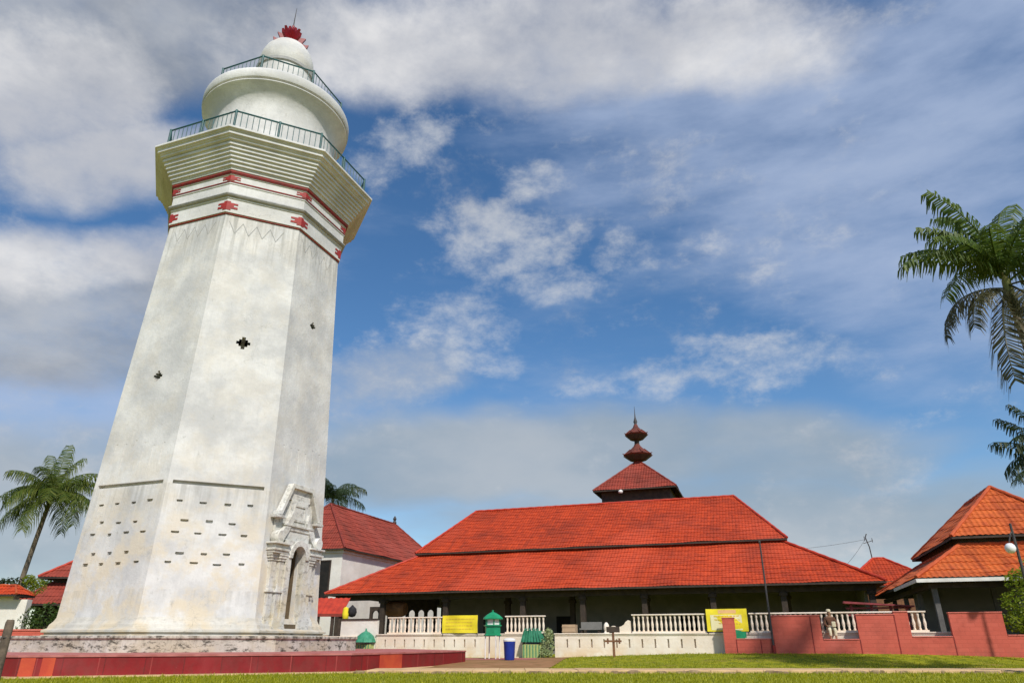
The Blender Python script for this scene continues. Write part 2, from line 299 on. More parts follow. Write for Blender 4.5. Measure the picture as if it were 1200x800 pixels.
# ------------------------------------------------------------------ mesh helpers
class MB:
    def __init__(s): s.v, s.f, s.uv = [], [], None
    def add(s, vs, fs, mat=None):
        b = len(s.v)
        s.v += [tuple(mat @ Vector(q)) if mat else tuple(q) for q in vs]
        s.f += [tuple(b + i for i in q) for q in fs]
    def box(s, x0, x1, y0, y1, z0, z1, mat=None):
        vs = [(x0,y0,z0),(x1,y0,z0),(x1,y1,z0),(x0,y1,z0),(x0,y0,z1),(x1,y0,z1),(x1,y1,z1),(x0,y1,z1)]
        s.add(vs, [(0,3,2,1),(4,5,6,7),(0,1,5,4),(1,2,6,5),(2,3,7,6),(3,0,4,7)], mat)
    def quad(s, *p): s.add(p, [tuple(range(len(p)))])
    def lathe(s, prof, n=24, a0=0.0, mat=None, caps=True):
        vs, fs = [], []
        for r, z in prof:
            for i in range(n):
                a = a0 + 2 * math.pi * i / n; vs.append((r * math.cos(a), r * math.sin(a), z))
        for k in range(len(prof) - 1):
            for i in range(n):
                j = (i + 1) % n; fs.append((k*n+i, k*n+j, (k+1)*n+j, (k+1)*n+i))
        if caps:
            if prof[0][0] > 1e-4: fs.append(tuple(range(n))[::-1])
            if prof[-1][0] > 1e-4: fs.append(tuple((len(prof)-1)*n + i for i in range(n)))
        s.add(vs, fs, mat)
    def tube(s, pts, rad, n=8, caps=True):
        pts = [Vector(p) for p in pts]; rad = rad if isinstance(rad, (list, tuple)) else [rad] * len(pts)
        vs, fs = [], []
        for i, p in enumerate(pts):
            d = (pts[min(i+1, len(pts)-1)] - pts[max(i-1, 0)]).normalized()
            up = Vector((0, 0, 1)) if abs(d.z) < 0.95 else Vector((0, 1, 0))
            x = d.cross(up).normalized(); y = x.cross(d)
            for k in range(n):
                a = 2 * math.pi * k / n; vs.append(tuple(p + rad[i] * (math.cos(a) * x + math.sin(a) * y)))
        for i in range(len(pts) - 1):
            for k in range(n):
                j = (k + 1) % n; fs.append((i*n+k, i*n+j, (i+1)*n+j, (i+1)*n+k))
        if caps: fs += [tuple(range(n))[::-1], tuple((len(pts)-1)*n + k for k in range(n))]
        s.add(vs, fs)
    def prism(s, poly, d0, d1, mat=None):
        """poly in (x, z), extruded along y from d0 to d1"""
        n = len(poly)
        vs = [(x, d0, z) for x, z in poly] + [(x, d1, z) for x, z in poly]
        fs = [tuple(range(n)), tuple(range(n, 2*n))[::-1]] + [(i, i+n, (i+1) % n + n, (i+1) % n) for i in range(n)]
        s.add(vs, fs, mat)
    def build(s, name, mat, parent=None, smooth=None, bevel=None):
        me = bpy.data.meshes.new(name); me.from_pydata(s.v, [], s.f)
        if s.uv:
            l = me.uv_layers.new(name='UVMap')
            flat = [c for q in s.uv for c in q]; l.data.foreach_set('uv', flat)
        me.materials.append(mat); me.update()
        if smooth is not None:
            me.polygons.foreach_set('use_smooth', [True] * len(me.polygons)); me.set_sharp_from_angle(angle=R(smooth))
        o = bpy.data.objects.new(name, me); C.objects.link(o)
        if parent: o.parent = parent
        if bevel:
            b = o.modifiers.new('bevel', 'BEVEL'); b.width = bevel; b.segments = 2; b.limit_method = 'ANGLE'
        return o

def tag(o, label=None, cat=None, group=None, kind=None):
    if label: o['label'] = label
    if cat: o['category'] = cat
    if group: o['group'] = group
    if kind: o['kind'] = kind
    return o
def thing(name, label, cat, loc=(0, 0, 0), rz=0.0, group=None):
    o = bpy.data.objects.new(name, None); o.empty_display_size = 0.3; C.objects.link(o)
    o.location = loc; o.rotation_euler = (0, 0, rz); return tag(o, label, cat, group)
def copy_of(o, parent=None):
    c = o.copy(); C.objects.link(c); c.parent = parent
    for ch in o.children: copy_of(ch, c)
    return c

TH = R(-19)
U = Vector((math.cos(TH), math.sin(TH), 0)); V = Vector((-math.sin(TH), math.cos(TH), 0))
def sm(t): t = max(0.0, min(1.0, t)); return t * t * (3 - 2 * t)
def ground_z(x, y):
    a = 0.14 + 0.24 * sm(x / 10.0) + 0.14 * sm((x - 9) / 12.0)
    return a * sm((y - 27.0) / 7.0)

# ------------------------------------------------------------------ ground, path
xs = [-900, -400, -200, -100, -60] + [-45 + 1.0 * i for i in range(91)] + [60, 100, 200, 400, 900]
ys = [-300, -100, -40, -15, 0, 8] + [12 + 0.75 * i for i in range(52)] + [56, 65, 80, 120, 200, 400, 900, 2500]
mb = MB(); nx = len(xs)
for y in ys:
    for x in xs: mb.v.append((x, y, ground_z(x, y)))
for j in range(len(ys) - 1):
    for i in range(nx - 1): mb.f.append((j*nx+i, j*nx+i+1, (j+1)*nx+i+1, (j+1)*nx+i))
tag(mb.build('ground', M['lawn'], smooth=60), kind='structure')

mb = MB(); N = 60
for i in range(N):
    x0, x1 = -4.4 + i * 0.8, -4.4 + (i + 1) * 0.8
    dy = [random.uniform(-0.05, 0.05)] * 2
    mb.box(x0 + 0.004, x1 - 0.004, 23.25 + dy[0] * 0.3, 25.0, -0.05, 0.085 + random.uniform(-0.006, 0.006))
path = tag(mb.build('path', M['path'], bevel=0.012), kind='structure')
mb = MB()
for i in range(150):
    x = random.uniform(-4.6, 34); r = random.uniform(0.04, 0.13); h = random.uniform(0.03, 0.09)
    y = 23.2 - random.uniform(0.02, 0.22)
    a0 = random.random() * 6
    mb.lathe([(r, -0.02), (r * random.uniform(.85, 1), h * 0.6), (r * 0.55, h)], 7, a0, Matrix.Translation((x, y, 0)) @ Matrix.Scale(1.8, 4, (1, 0, 0)))
tag(mb.build('rubble', M['kerb']), kind='stuff', label='broken stones scattered along the foot of the path edge')

def sheet(name, mat, x0, x1, y0, y1, lift, n=14, edge=None):
    mb = MB(); xs_ = [x0 + (x1 - x0) * i / n for i in range(n + 1)]; ys_ = [y0 + (y1 - y0) * j / n for j in range(n + 1)]
    for y in ys_:
        for x in xs_:
            xx = x + (edge(y) if edge else 0); mb.v.append((xx, y, ground_z(xx, y) + lift))
    for j in range(n):
        for i in range(n): mb.f.append((j*(n+1)+i, j*(n+1)+i+1, (j+1)*(n+1)+i+1, (j+1)*(n+1)+i))
    return tag(mb.build(name, mat), kind='structure')
sheet('paving', M['paving'], -4.6, 1.9, 25.05, 37.0, 0.016, edge=lambda y: (y - 31) * 0.16)
sheet('pavement', M['platform_cap'], -4.0, 1.2, 33.5, 36.8, 0.024, edge=lambda y: -(y - 36.8) * -0.05)

# ------------------------------------------------------------------ minaret
CX, CY = -13.287, 31.296; RO = R(-132.9); Q8 = math.pi / 4
def shaft_R(z): return 5.13 + (4.27 - 5.13) * (z - 1.2) / 17.94
tower = thing('minaret', 'tall white octagonal minaret with two railed galleries, red bands and a red flame finial', 'minaret', (CX, CY, 0.0))
# plinth and moulded foot
mb = MB(); mb.lathe([(6.8, 0.5), (6.8, 0.95), (6.86, 0.97), (6.86, 1.06), (5.3, 1.075)], 8, RO); mb.build('plinth', M['plinth'], tower, bevel=0.02)
mb = MB(); mb.lathe([(5.50, 1.06), (5.50, 1.10), (5.40, 1.11), (5.40, 1.17), (5.52, 1.18), (5.52, 1.26), (5.34, 1.32), (5.30, 1.44), (5.18, 1.56), (5.10, 1.70)], 8, RO, caps=False)
mb.build('base_moulding', M['lime_foot'], tower, bevel=0.012)

def facet_pt(i, s, z, n=0.0):
    a = RO + (i + 0.5) * Q8; r = shaft_R(z) * math.cos(Q8 / 2) + n
    return (r * math.cos(a) - s * math.sin(a), r * math.sin(a) + s * math.cos(a), z)
def facet(mb, i, z0, z1, rects):
    """one face of the shaft; rects = (s0, s1, za, zb, depth) become real recesses"""
    ss = sorted({q for r in rects for q in r[:2]}); zs = sorted({z0, z1} | {q for r in rects for q in r[2:4]})
    def hw(z): return shaft_R(z) * math.sin(Q8 / 2)
    for k in range(len(zs) - 1):
        za, zb = zs[k], zs[k + 1]
        row = [r for r in rects if r[2] <= za + 1e-6 and r[3] >= zb - 1e-6]
        cuts = sorted({q for r in row for q in r[:2]})
        ends = [None] + cuts + [None]
        for j in range(len(ends) - 1):
            sa0 = -hw(za) if j == 0 else ends[j]; sa1 = -hw(zb) if j == 0 else ends[j]
            sb0 = hw(za) if ends[j+1] is None else ends[j+1]; sb1 = hw(zb) if ends[j+1] is None else ends[j+1]
            mid = (sa0 + sb0) / 2; hit = None
            for r in row:
                if r[0] < mid < r[1] and j > 0 and ends[j+1] is not None: hit = r
            if not hit: mb.quad(facet_pt(i, sa0, za), facet_pt(i, sb0, za), facet_pt(i, sb1, zb), facet_pt(i, sa1, zb))
            else:
                d = -hit[4]; A = [(sa0, za), (sb0, za), (sb1, zb), (sa1, zb)]
                f = [facet_pt(i, *q) for q in A]; b = [facet_pt(i, *q, d) for q in A]
                mb.quad(*b)
                for e in range(4):
                    # side walls only where the neighbour is not the same hole
                    (s_a, z_a), (s_b, z_b) = A[e], A[(e+1) % 4]; ms, mz = (s_a + s_b) / 2, (z_a + z_b) / 2
                    oo = [(0, -1e-3), (1e-3, 0), (0, 1e-3), (-1e-3, 0)][e]
                    if not any(r[0] < ms + oo[0] < r[1] and r[2] < mz + oo[1] < r[3] and r[4] == hit[4] for r in rects):
                        mb.quad(f[e], f[(e+1) % 4], b[(e+1) % 4], b[e])
def star(s, z, k=1.0):
    q = k
    return [(s-.30*q, s+.30*q, z-.07*q, z+.07*q, .7), (s-.19*q, s+.19*q, z-.17*q, z-.07*q, .7), (s-.19*q, s+.19*q, z+.07*q, z+.17*q, .7), (s-.08*q, s+.08*q, z-.30*q, z-.17*q, .7), (s-.08*q, s+.08*q, z+.17*q, z+.30*q, .7)]
def putlogs(sh):
    rr = []
    for z, row in ((5.74, 0), (5.02, 1), (4.58, 0), (3.86, 1), (3.50, 0)):
        for s in ([-1.30, -.47, .36, 1.19] if row == 0 else [-1.02, -.19, .64]):
            s += sh + random.uniform(-.04, .04); zz = z + random.uniform(-.03, .03); w = random.uniform(.10, .15)
            rr.append((s - w, s + w, zz, zz + random.uniform(.06, .10), .13)); rr.append((s - w * .75, s + w * .75, zz - random.uniform(.2, .34), zz, .012))
    return rr
slit = [(-1.68, 1.66, 6.42, 6.56, .22)]
pale = lambda n, z: [(q - .05, q + .05, z + random.uniform(-.1, .1), z + .95 + random.uniform(-.15, .15), .010) for q in [(-1.25 + 2.5 * k / (n - 1)) for k in range(n)]]
mb = MB()
facet(mb, 0, 1.64, 19.0, slit + putlogs(0.05) + star(0.0, 11.05, .8) + pale(6, 7.2))
facet(mb, 1, 1.64, 19.0, slit + putlogs(0.0) + star(0.0, 12.62, .95))
facet(mb, 2, 1.64, 19.0, [(-.50, .32, 1.7, 4.42, 1.6)] + star(0.02, 14.5, .72) + pale(6, 7.6))
for i in range(3, 8): facet(mb, i, 1.64, 19.0, star(0.0, 9 + i, .8) + (slit + putlogs(0.0) if i != 6 else []))
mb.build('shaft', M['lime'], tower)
# incised zigzag under the gallery
mb = MB()
def strip(i, p, q, w=0.03):
    (s0, z0), (s1, z1) = p, q; d = Vector((s1 - s0, z1 - z0)).normalized(); nx_, nz_ = -d.y * w / 2, d.x * w / 2
    A = [(s0 - nx_, z0 - nz_), (s1 - nx_, z1 - nz_), (s1 + nx_, z1 + nz_), (s0 + nx_, z0 + nz_)]
    f = [facet_pt(i, a, b, 0.008) for a, b in A]; k = [facet_pt(i, a, b, -0.01) for a, b in A]
    mb.add(f + k, [(0,1,2,3), (0,4,5,1), (1,5,6,2), (2,6,7,3), (3,7,4,0)])
for i, off in ((0, 0.1), (1, -0.08), (2, 0), (3, 0)):
    zz = [(-1.35 + .30 * k + off, 18.55 if k % 2 == 0 else 17.95) for k in range(9)]
    mb = MB()
    for a, b in zip(zz, zz[1:]): strip(i, a, b, 0.034 if i == 1 else 0.02)
    mb.build('zigzag_band', M['groove'], tower)

def octa(name, prof, mat, bevel=None):
    mb = MB(); mb.lathe(prof, 8, RO, caps=False); return mb.build(name, M[mat], tower, bevel=bevel)
octa('neck_fillet', [(4.29, 18.88), (4.34, 18.89), (4.34, 18.93), (4.3, 18.95)], 'red_line')
octa('neck_band', [(4.25, 18.95), (4.37, 18.97), (4.37, 19.66), (4.42, 19.70), (4.42, 19.76)], 'lime_top')
octa('torus', [(4.40, 19.76), (4.52, 19.80), (4.57, 19.87), (4.52, 19.95), (4.42, 19.97)], 'groove')
octa('frieze_band', [(4.42, 19.97), (4.43, 20.0), (4.43, 20.44), (4.47, 20.46), (4.47, 20.52)], 'lime_top')
octa('fillet', [(4.46, 20.52), (4.50, 20.53), (4.50, 20.58), (4.46, 20.59)], 'red_line')
octa('upper_frieze', [(4.46, 20.59), (4.48, 20.60), (4.48, 20.90), (4.52, 20.92), (4.52, 20.96)], 'lime_top')
octa('red_band', [(4.52, 20.96), (4.57, 20.97), (4.57, 21.01), (4.60, 21.02), (4.60, 21.12), (4.55, 21.13)], 'red_line')
pr = [(4.55, 21.13), (4.63, 21.14), (4.63, 21.22), (4.66, 21.23), (4.66, 21.30)]; r_, z_ = 4.66, 21.30
for k in range(6):
    r_ += 0.1005; pr += [(r_, z_ + 0.018)]; z_ += 0.162; pr += [(r_, z_)]
octa('corbel_course', pr, 'lime_top')
octa('cornice', [(5.28, z_), (5.40, z_ + .04), (5.40, z_ + .12), (5.47, z_ + .15), (5.47, z_ + .19), (5.58, z_ + .22), (5.58, z_ + .36), (5.64, z_ + .38), (5.64, z_ + .42), (5.74, z_ + .45), (5.74, 22.82), (5.70, 22.85), (3.2, 22.87)], 'lime_top', 0.008)
# red corner motifs on the friezes
for rr, zz, kk in ((4.37, 19.08, .88), (4.48, 20.62, 0.52)):
    for c in range(8):
        mb = MB(); a = RO + c * Q8
        for sgn in (-1, 1):
            fa = a + sgn * Q8 / 2; ap = rr * math.cos(Q8 / 2); hwid = rr * math.sin(Q8 / 2)
            mtx = Matrix.Rotation(fa, 4, 'Z') @ Matrix.Translation((ap, 0, 0))
            for (l0, h0, h1) in ((.20, 0.0, .10), (.50, .10, .22), (.32, .22, .34), (.50, .34, .44), (.16, .44, .52)):
                y1 = -sgn * (hwid + .006); y0 = -sgn * (hwid - l0 * (0.75 + .25 * kk))
                mb.box(-.01, .022, min(y0, y1), max(y0, y1), zz + h0 * kk, zz + h1 * kk, mtx)
        mb.build('corner_motif', M['red_paint'], tower)
# railings
def railing(name, Rr, z, h, npost, gap, part_mid=True):
    mb = MB(); cs = [Vector((Rr * math.cos(RO + i * Q8), Rr * math.sin(RO + i * Q8), 0)) for i in range(9)]
    for i in range(8):
        a, b = cs[i], cs[i + 1]
        for zz, r in ((z + h, .042), (z + .10, .03)):
            mb.tube([a + Vector((0, 0, zz)), b + Vector((0, 0, zz))], r, 6)
        n = int((b - a).length / gap)
        for k in range(1, n):
            p = a.lerp(b, k / n); mb.tube([p + Vector((0, 0, z + .10)), p + Vector((0, 0, z + h))], .019, 5)
    root = mb.build(name, M['railing'], tower)
    first = None
    for i in range(8):
        for t in ([0, .5] if part_mid else [0]):
            p = cs[i].lerp(cs[i + 1], t)
            if not first:
                mb = MB(); mb.tube([(0, 0, 0), (0, 0, h + .06)], .06, 8); first = mb.build('railing_post', M['railing'], root); o = first
            else:
                o = first.copy(); C.objects.link(o); o.parent = root
            o.location = (p.x, p.y, z)
railing('lower_railing', 5.22, 22.86, 1.18, 16, .25)
# drum, rim, lantern, dome
mb = MB(); mb.lathe([(3.30, 22.86), (3.22, 24.3), (3.20, 25.6), (3.22, 26.2), (3.28, 26.55), (3.40, 26.82), (3.58, 27.05), (3.78, 27.25), (3.88, 27.32), (3.88, 27.37), (3.76, 27.38)], 80, 0, caps=False); mb.build('drum', M['lime_top'], tower, smooth=40)
mb = MB(); mb.lathe([(3.78, 27.38), (3.78, 27.50), (3.90, 27.52), (3.94, 27.62), (3.94, 27.96), (3.90, 28.08), (3.80, 28.14), (1.5, 28.16)], 80, 0, caps=False); mb.build('drum_rim', M['lime_top'], tower, smooth=50)
railing('upper_railing', 3.44, 28.15, 1.16, 8, .24, False)
mb = MB(); mb.lathe([(1.58, 28.15), (1.55, 31.0)], 64, 0, caps=False); mb.build('lantern_drum', M['lime_top'], tower, smooth=40)
mb = MB(); mb.lathe([(1.55, 31.0), (1.64, 31.04), (1.64, 31.24), (1.5, 31.28), (1.40, 31.3)], 64, 0, caps=False); mb.build('ring_moulding', M['groove'], tower, smooth=40)  # grey colour paints in the shade at the dome's base
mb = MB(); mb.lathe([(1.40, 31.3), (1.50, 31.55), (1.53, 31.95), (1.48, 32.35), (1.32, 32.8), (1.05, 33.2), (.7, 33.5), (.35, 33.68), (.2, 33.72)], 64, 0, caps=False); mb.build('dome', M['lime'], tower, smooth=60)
fl = MB()
fl.lathe([(.34, 33.66), (.30, 33.8), (.22, 34.0), (.10, 34.25), (.02, 34.4)], 16, 0)
for k in range(3):
    half = [(.60, 33.62), (.96, 33.72), (1.02, 33.98), (.84, 33.90), (.62, 33.98), (.82, 34.42), (.52, 34.38), (.42, 34.46), (.36, 34.86), (.17, 34.74)]
    poly = [(-x, z) for x, z in half] + [(0, 35.25)] + half[::-1] + [(.3, 33.70), (0, 33.66), (-.3, 33.70)]
    fl.prism(poly[::-1], -.07, .07, Matrix.Rotation(k * math.pi / 3 + .35, 4, 'Z'))
fin = fl.build('flame_finial', M['flame'], tower)
mb = MB(); mb.tube([(0, 0, 34.8), (0, 0, 35.7), (0.02, 0, 36.7)], [.04, .03, .014], 8); mb.build('lightning_rod', M['iron'], tower)

# portal on the right-hand facet (local x along facet, y outward = -n)
pa = RO + 2.5 * Q8
M['stained'] = whitewash('doorway_shade_brown', (0.19, 0.14, 0.085), (0.12, 0.09, 0.055), (0.17, 0.10, 0.05), (0.08, 0.06, 0.045), 0.8, 1.0, 5.0, 0.4)  # dark brown plaster, shade of the door recess put into the colour
por = bpy.data.objects.new('portal', None); C.objects.link(por); por.parent = tower
ap = shaft_R(3.5) * math.cos(Q8 / 2) - 0.02
por.location = (ap * math.cos(pa) + .14 * math.sin(pa), ap * math.sin(pa) - .14 * math.cos(pa), 0); por.rotation_euler = (0, 0, pa + math.pi / 2); por.scale = (.88, .62, 1)   # local -y = outward
SX = 0.05
def arch(w, z0, zs, n=14): return [(w * math.cos(math.pi * k / n), zs + w * math.sin(math.pi * k / n)) for k in range(n + 1)]
def arch_block(mb, hw_, z0, z1, w, zs, d0, d1):
    """wall block with an arched opening"""
    for (y) in (d0,):
        pass
    outer = [(hw_, z0), (hw_, z1), (-hw_, z1), (-hw_, z0)]
    mb.box(-hw_, -w, d0, d1, z0, zs); mb.box(w, hw_, d0, d1, z0, zs)
    pts = arch(w, z0, zs)
    for (x0, za), (x1, zb) in zip(pts, pts[1:]):
        mb.add([(x0, d0, za), (x1, d0, zb), (x1, d0, z1), (x0, d0, z1), (x0, d1, za), (x1, d1, zb), (x1, d1, z1), (x0, d1, z1)],
               [(3,2,1,0), (4,5,6,7), (0,1,5,4), (2,3,7,6)])
    mb.box(-hw_, -w, d0, d1, zs, z1); mb.box(w, hw_, d0, d1, zs, z1)
mb = MB(); arch_block(mb, .86, 1.2, 4.62, .50, 3.95, -.55, .05); dsur = mb.build('door_surround', M['portal'], por)
dsur.location.x = SX
mb = MB()
mb.box(-.392, -.385, .1, 1.7, 1.5, 4.41); mb.box(.385, .392, .1, 1.7, 1.5, 4.41); mb.box(-.385, .385, 1.45, 1.52, 1.5, 4.41); mb.box(-.385, .385, -.5, 1.5, 1.3, 1.5)
o = mb.build('doorway_shade_lining', M['stained'], por); o.location.x = SX  # thin lining added to darken the inside of the recess
mb = MB()
for k in range(1): 
    pts = arch(.50, 0, 3.95, 16); out = arch(.72, 0, 3.95, 16)
    for j in range(16):
        a, b, c_, d_ = pts[j], pts[j+1], out[j+1], out[j]
        mb.add([(a[0], -.64, a[1]), (b[0], -.64, b[1]), (c_[0], -.64, c_[1]), (d_[0], -.64, d_[1]), (a[0], -.5, a[1]), (b[0], -.5, b[1]), (c_[0], -.5, c_[1]), (d_[0], -.5, d_[1])],
               [(3,2,1,0), (0,1,5,4), (2,3,7,6), (1,2,6,5), (3,0,4,7)])
o = mb.build('arch_hood', M['portal'], por); o.location.x = SX
def pil(x, w, d):
    mb = MB()
    for z0, z1, e in ((1.2, 1.62, .10), (1.62, 1.72, .05), (1.72, 2.62, 0), (2.62, 2.70, .07), (2.70, 2.78, .03), (2.78, 3.78, 0), (3.78, 3.88, .05), (3.88, 3.98, .10), (3.98, 4.06, .14)):
        mb.box(x - w/2 - e, x + w/2 + e, -d - e, .05, z0, z1)
    return mb.build('pilaster', M['portal'], por, bevel=.012)
pil(-1.42, .34, .30); pil(-1.02, .30, .46); pil(1.10, .30, .46); pil(1.5, .32, .30)
for x0, x1 in ((-1.75, -.80), (.90, 1.80)):
    mb = MB(); mb.box(x0, x1, -.62, .05, 4.06, 4.16); mb.box(x0 - .06, x1 + .04, -.70, .05, 4.16, 4.24); mb.box(x0 + .05, x1 - .03, -.58, .05, 4.24, 4.40)
    mb.box(x0 - .1, x1 + .06, -.76, .05, 4.40, 4.47)
    mb.build('entablature', M['portal'], por, bevel=.012)
def scroll(x, z, s, r=.26):
    mb = MB()
    mb.lathe([(0.001, -.3), (r * .9, -.3), (r, -.26), (r, .26), (r * .9, .3), (0.001, .3)], 20, 0, Matrix.Translation((x, -.32, z)) @ Matrix.Rotation(math.pi / 2, 4, 'X'), caps=False)
    pts = []
    for k in range(9):
        t = k / 8; pts.append((x + s * (.1 + .75 * t), z + r * .6 + .95 * t ** 1.3))
    low = [(x + s * (.15 + .8 * (k / 8)), z - r * .6 + .9 * (k / 8) ** 1.6) for k in range(9)]
    poly = pts + low[::-1]
    if s < 0: poly = poly[::-1]
    mb.prism(poly[::-1], -.42, .05)
    return mb.build('scroll', M['portal'], por, smooth=40)
scroll(-1.42, 4.68, 1); scroll(1.50, 4.68, -1)
mb = MB()
mb.box(-.95, .95, -.36, .05, 5.02, 5.18); mb.box(-1.05, 1.05, -.46, .05, 5.18, 5.26)
mb.box(-.62, .62, -.26, .05, 5.26, 6.25)
mb.build('attic', M['portal'], por, bevel=.012)
mb = MB()
for x0, x1, z0, z1 in ((-.44, .44, 5.42, 5.50), (-.44, .44, 6.02, 6.10), (-.44, -.36, 5.50, 6.02), (.36, .44, 5.50, 6.02)): mb.box(x0, x1, -.31, -.2, z0, z1)
mb.build('panel_frame', M['portal'], por)
mb = MB()
top = [(-1.62, 5.55), (-1.36, 5.55), (-.70, 6.72), (.70, 6.72), (1.36, 5.55), (1.62, 5.55), (1.62, 5.68), (1.44, 5.72), (.80, 6.90), (-.80, 6.90), (-1.44, 5.72), (-1.62, 5.68)]
for a, b in zip(range(0, 5), range(11, 6, -1)):
    q = [top[a], top[a+1], top[b-1], top[b]]
    if a == 0: q = [top[0], top[1], top[10], top[11]]
    if a == 4: q = [top[4], top[5], top[6], top[7]]
    mb.prism(q, -.42, .05)
mb.box(-.78, .78, -.2, .05, 6.25, 6.72); mb.box(-1.75, -1.2, -.5, .05, 5.42, 5.52); mb.box(1.2, 1.75, -.5, .05, 5.42, 5.52)
mb.build('pediment', M['portal'], por, bevel=.012)
mb = MB(); mb.box(-1.5, -.62, -.12, .05, 4.9, 5.5); mb.box(.62, 1.5, -.12, .05, 4.9, 5.5); mb.box(-.9, .9, -.3, .05, 4.62, 5.02); mb.box(-1.15, -.5, -.1, .05, 5.4, 6.2); mb.box(.5, 1.15, -.1, .05, 5.4, 6.2)
mb.build('backing', M['portal'], por)
mb = MB()
for k in range(4): mb.box(-.9 + .05 * k, .9 - .05 * k, -1.5 + .28 * k, .0, .55 + .18 * k * .9, .55 + .18 * (k + 1) * .9)
mb.build('step', M['plinth'], por)

# raised platform
plat = thing('tower_platform', 'low dark red octagonal platform that the white minaret stands on', 'platform', (CX, CY, 0))
mb = MB(); AR = 11.36
mb.lathe([(AR, -.1), (AR, .49)], 8, RO, caps=False); mb.build('platform_wall', M['platform'], plat)
mb = MB(); mb.lathe([(AR - .004, .49), (AR + .03, .492), (AR + .03, .545), (0.01, .55)], 8, RO, caps=False); mb.build('platform_top', M['platform_cap'], plat)
mb = MB(); mb.lathe([(AR + .35, -.1), (AR + .33, .03), (AR - .05, .04)], 8, RO, caps=False); mb.build('footing', M['path'], plat)
for i, s0, s1 in ((2, -2.6, -1.1), (1, -4.28, -3.95), (1, -3.8, -3.5)):
    a = RO + (i + .5) * Q8; mb = MB()
    mb.box(AR * math.cos(Q8 / 2) - .02, AR * math.cos(Q8 / 2) + .012, s0, s1, .04, .488, Matrix.Rotation(a, 4, 'Z')); mb.build('repaired_panel', M['platform_pale'], plat)
for i in range(8):
    a = RO + (i + .5) * Q8; L = AR * math.sin(Q8 / 2)
    for k in range(-3, 4):
        if random.random() < .75:
            s = k * L / 3.6 + random.uniform(-.3, .3); mb = MB()
            mb.box(AR * math.cos(Q8 / 2) - .01, AR * math.cos(Q8 / 2) + .007, s - .015, s + .015, .04, .488, Matrix.Rotation(a, 4, 'Z')); mb.build('joint', M['joint'], plat)

# ------------------------------------------------------------------ tiled roofs
def roof_face(mb, p0, p1, q1, q0, tw=.25, tr=.33, amp=.035, step=.024, ns=6):
    """tiled slope: eave p0->p1, top q0->q1; every tile course and channel is modelled"""
    p0, p1, q0, q1 = map(Vector, (p0, p1, q0, q1))
    u = (p1 - p0).normalized(); n = u.cross(q0 - p0).normalized()
    if n.z < 0: n = -n
    vdir = n.cross(u)
    if vdir.z < 0: vdir = -vdir
    H = (q0 - p0).dot(vdir); W = (p1 - p0).length
    xl = (q0 - p0).dot(u); xr = (q1 - p0).dot(u)
    umin, umax = min(0, xl), max(W, xr)
    cols = int((umax - umin) / tw * ns) + 1; rows = max(2, int(H / tr))
    base = len(mb.v); uvs = []
    vv = []
    for r in range(rows):
        vv += [(r / rows * H, step, r), ((r + .999) / rows * H, 0.0, r)]
    us = [umin + (umax - umin) * c / cols for c in range(cols + 1)]
    for v, h, r in vv:  # courses, slightly uneven
        t = v / H; a, b = xl * t, W + (xr - W) * t
        for x in us:
            xx = min(max(x, a), b); wv = .5 + .5 * math.cos(2 * math.pi * xx / tw)
            hh = h + amp * (wv ** 1.4) + .022 * math.sin(xx * .83 + v * .6 + W) + .016 * math.sin(xx * 2.1 - v * 1.3) + .010 * math.sin(int(xx / tw) * 12.9 + r * 78.2); mb.v.append(tuple(p0 + u * xx + vdir * v + n * hh)); uvs.append((xx / tw + .5 + 300, r + .5))
    nn = cols + 1
    if mb.uv is None: mb.uv = []
    for j in range(len(vv) - 1):
        t0 = vv[j][0] / H; a0, b0 = xl * t0, W + (xr - W) * t0; t1 = vv[j+1][0] / H; a1, b1 = xl * t1, W + (xr - W) * t1
        for c in range(cols):
            if us[c + 1] <= min(a0, a1) or us[c] >= max(b0, b1): continue
            i0 = base + j*nn + c
            mb.f.append((i0, i0 + 1, i0 + nn + 1, i0 + nn))
            k0 = j*nn + c
            mb.uv += [uvs[k0], uvs[k0 + 1], uvs[k0 + nn + 1], uvs[k0 + nn]]
def ring4(x0, x1, y0, y1, z): return [(x0, y0, z), (x1, y0, z), (x1, y1, z), (x0, y1, z)]
def hip_roof(name, E, T, mat, ridge_mat, parent, tw=.25, tr=.33, cap=.09, under=True, amp=.035):
    """E: four eave corners, T: four top corners (two may coincide); a tiled roof part with ridge caps and boarding below"""
    mb = MB()
    for k in range(4):
        a, b = E[k], E[(k + 1) % 4]; c, d = T[(k + 1) % 4], T[k]
        roof_face(mb, a, b, c, d, tw, tr, amp)
    roof = mb.build(name, M[mat], parent)
    mb = MB(); ck = []
    for k in range(4):
        a, b = Vector(E[k]), Vector(T[k]); L = (b - a).length; n = max(2, int(L / .38)); 
        pts = [a.lerp(b, i / n) + Vector((0, 0, .05 + (.022 if i % 2 else 0))) for i in range(n + 1)]; mb.tube(pts, cap, 8)
        c = Vector(T[(k + 1) % 4])
        if (c - b).length > .2: 
            n = max(2, int((c - b).length / .38)); mb.tube([b.lerp(c, i / n) + Vector((0, 0, .05 + (.022 if i % 2 else 0))) for i in range(n + 1)], cap, 8)
    mb.build('ridge_cap', M[ridge_mat], roof)
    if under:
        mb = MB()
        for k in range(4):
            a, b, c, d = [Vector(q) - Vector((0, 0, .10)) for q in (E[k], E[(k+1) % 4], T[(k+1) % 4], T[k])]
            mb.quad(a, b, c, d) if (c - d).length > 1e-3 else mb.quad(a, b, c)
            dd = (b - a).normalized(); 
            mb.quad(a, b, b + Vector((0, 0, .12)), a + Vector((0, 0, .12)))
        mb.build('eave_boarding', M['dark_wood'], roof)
    return roof

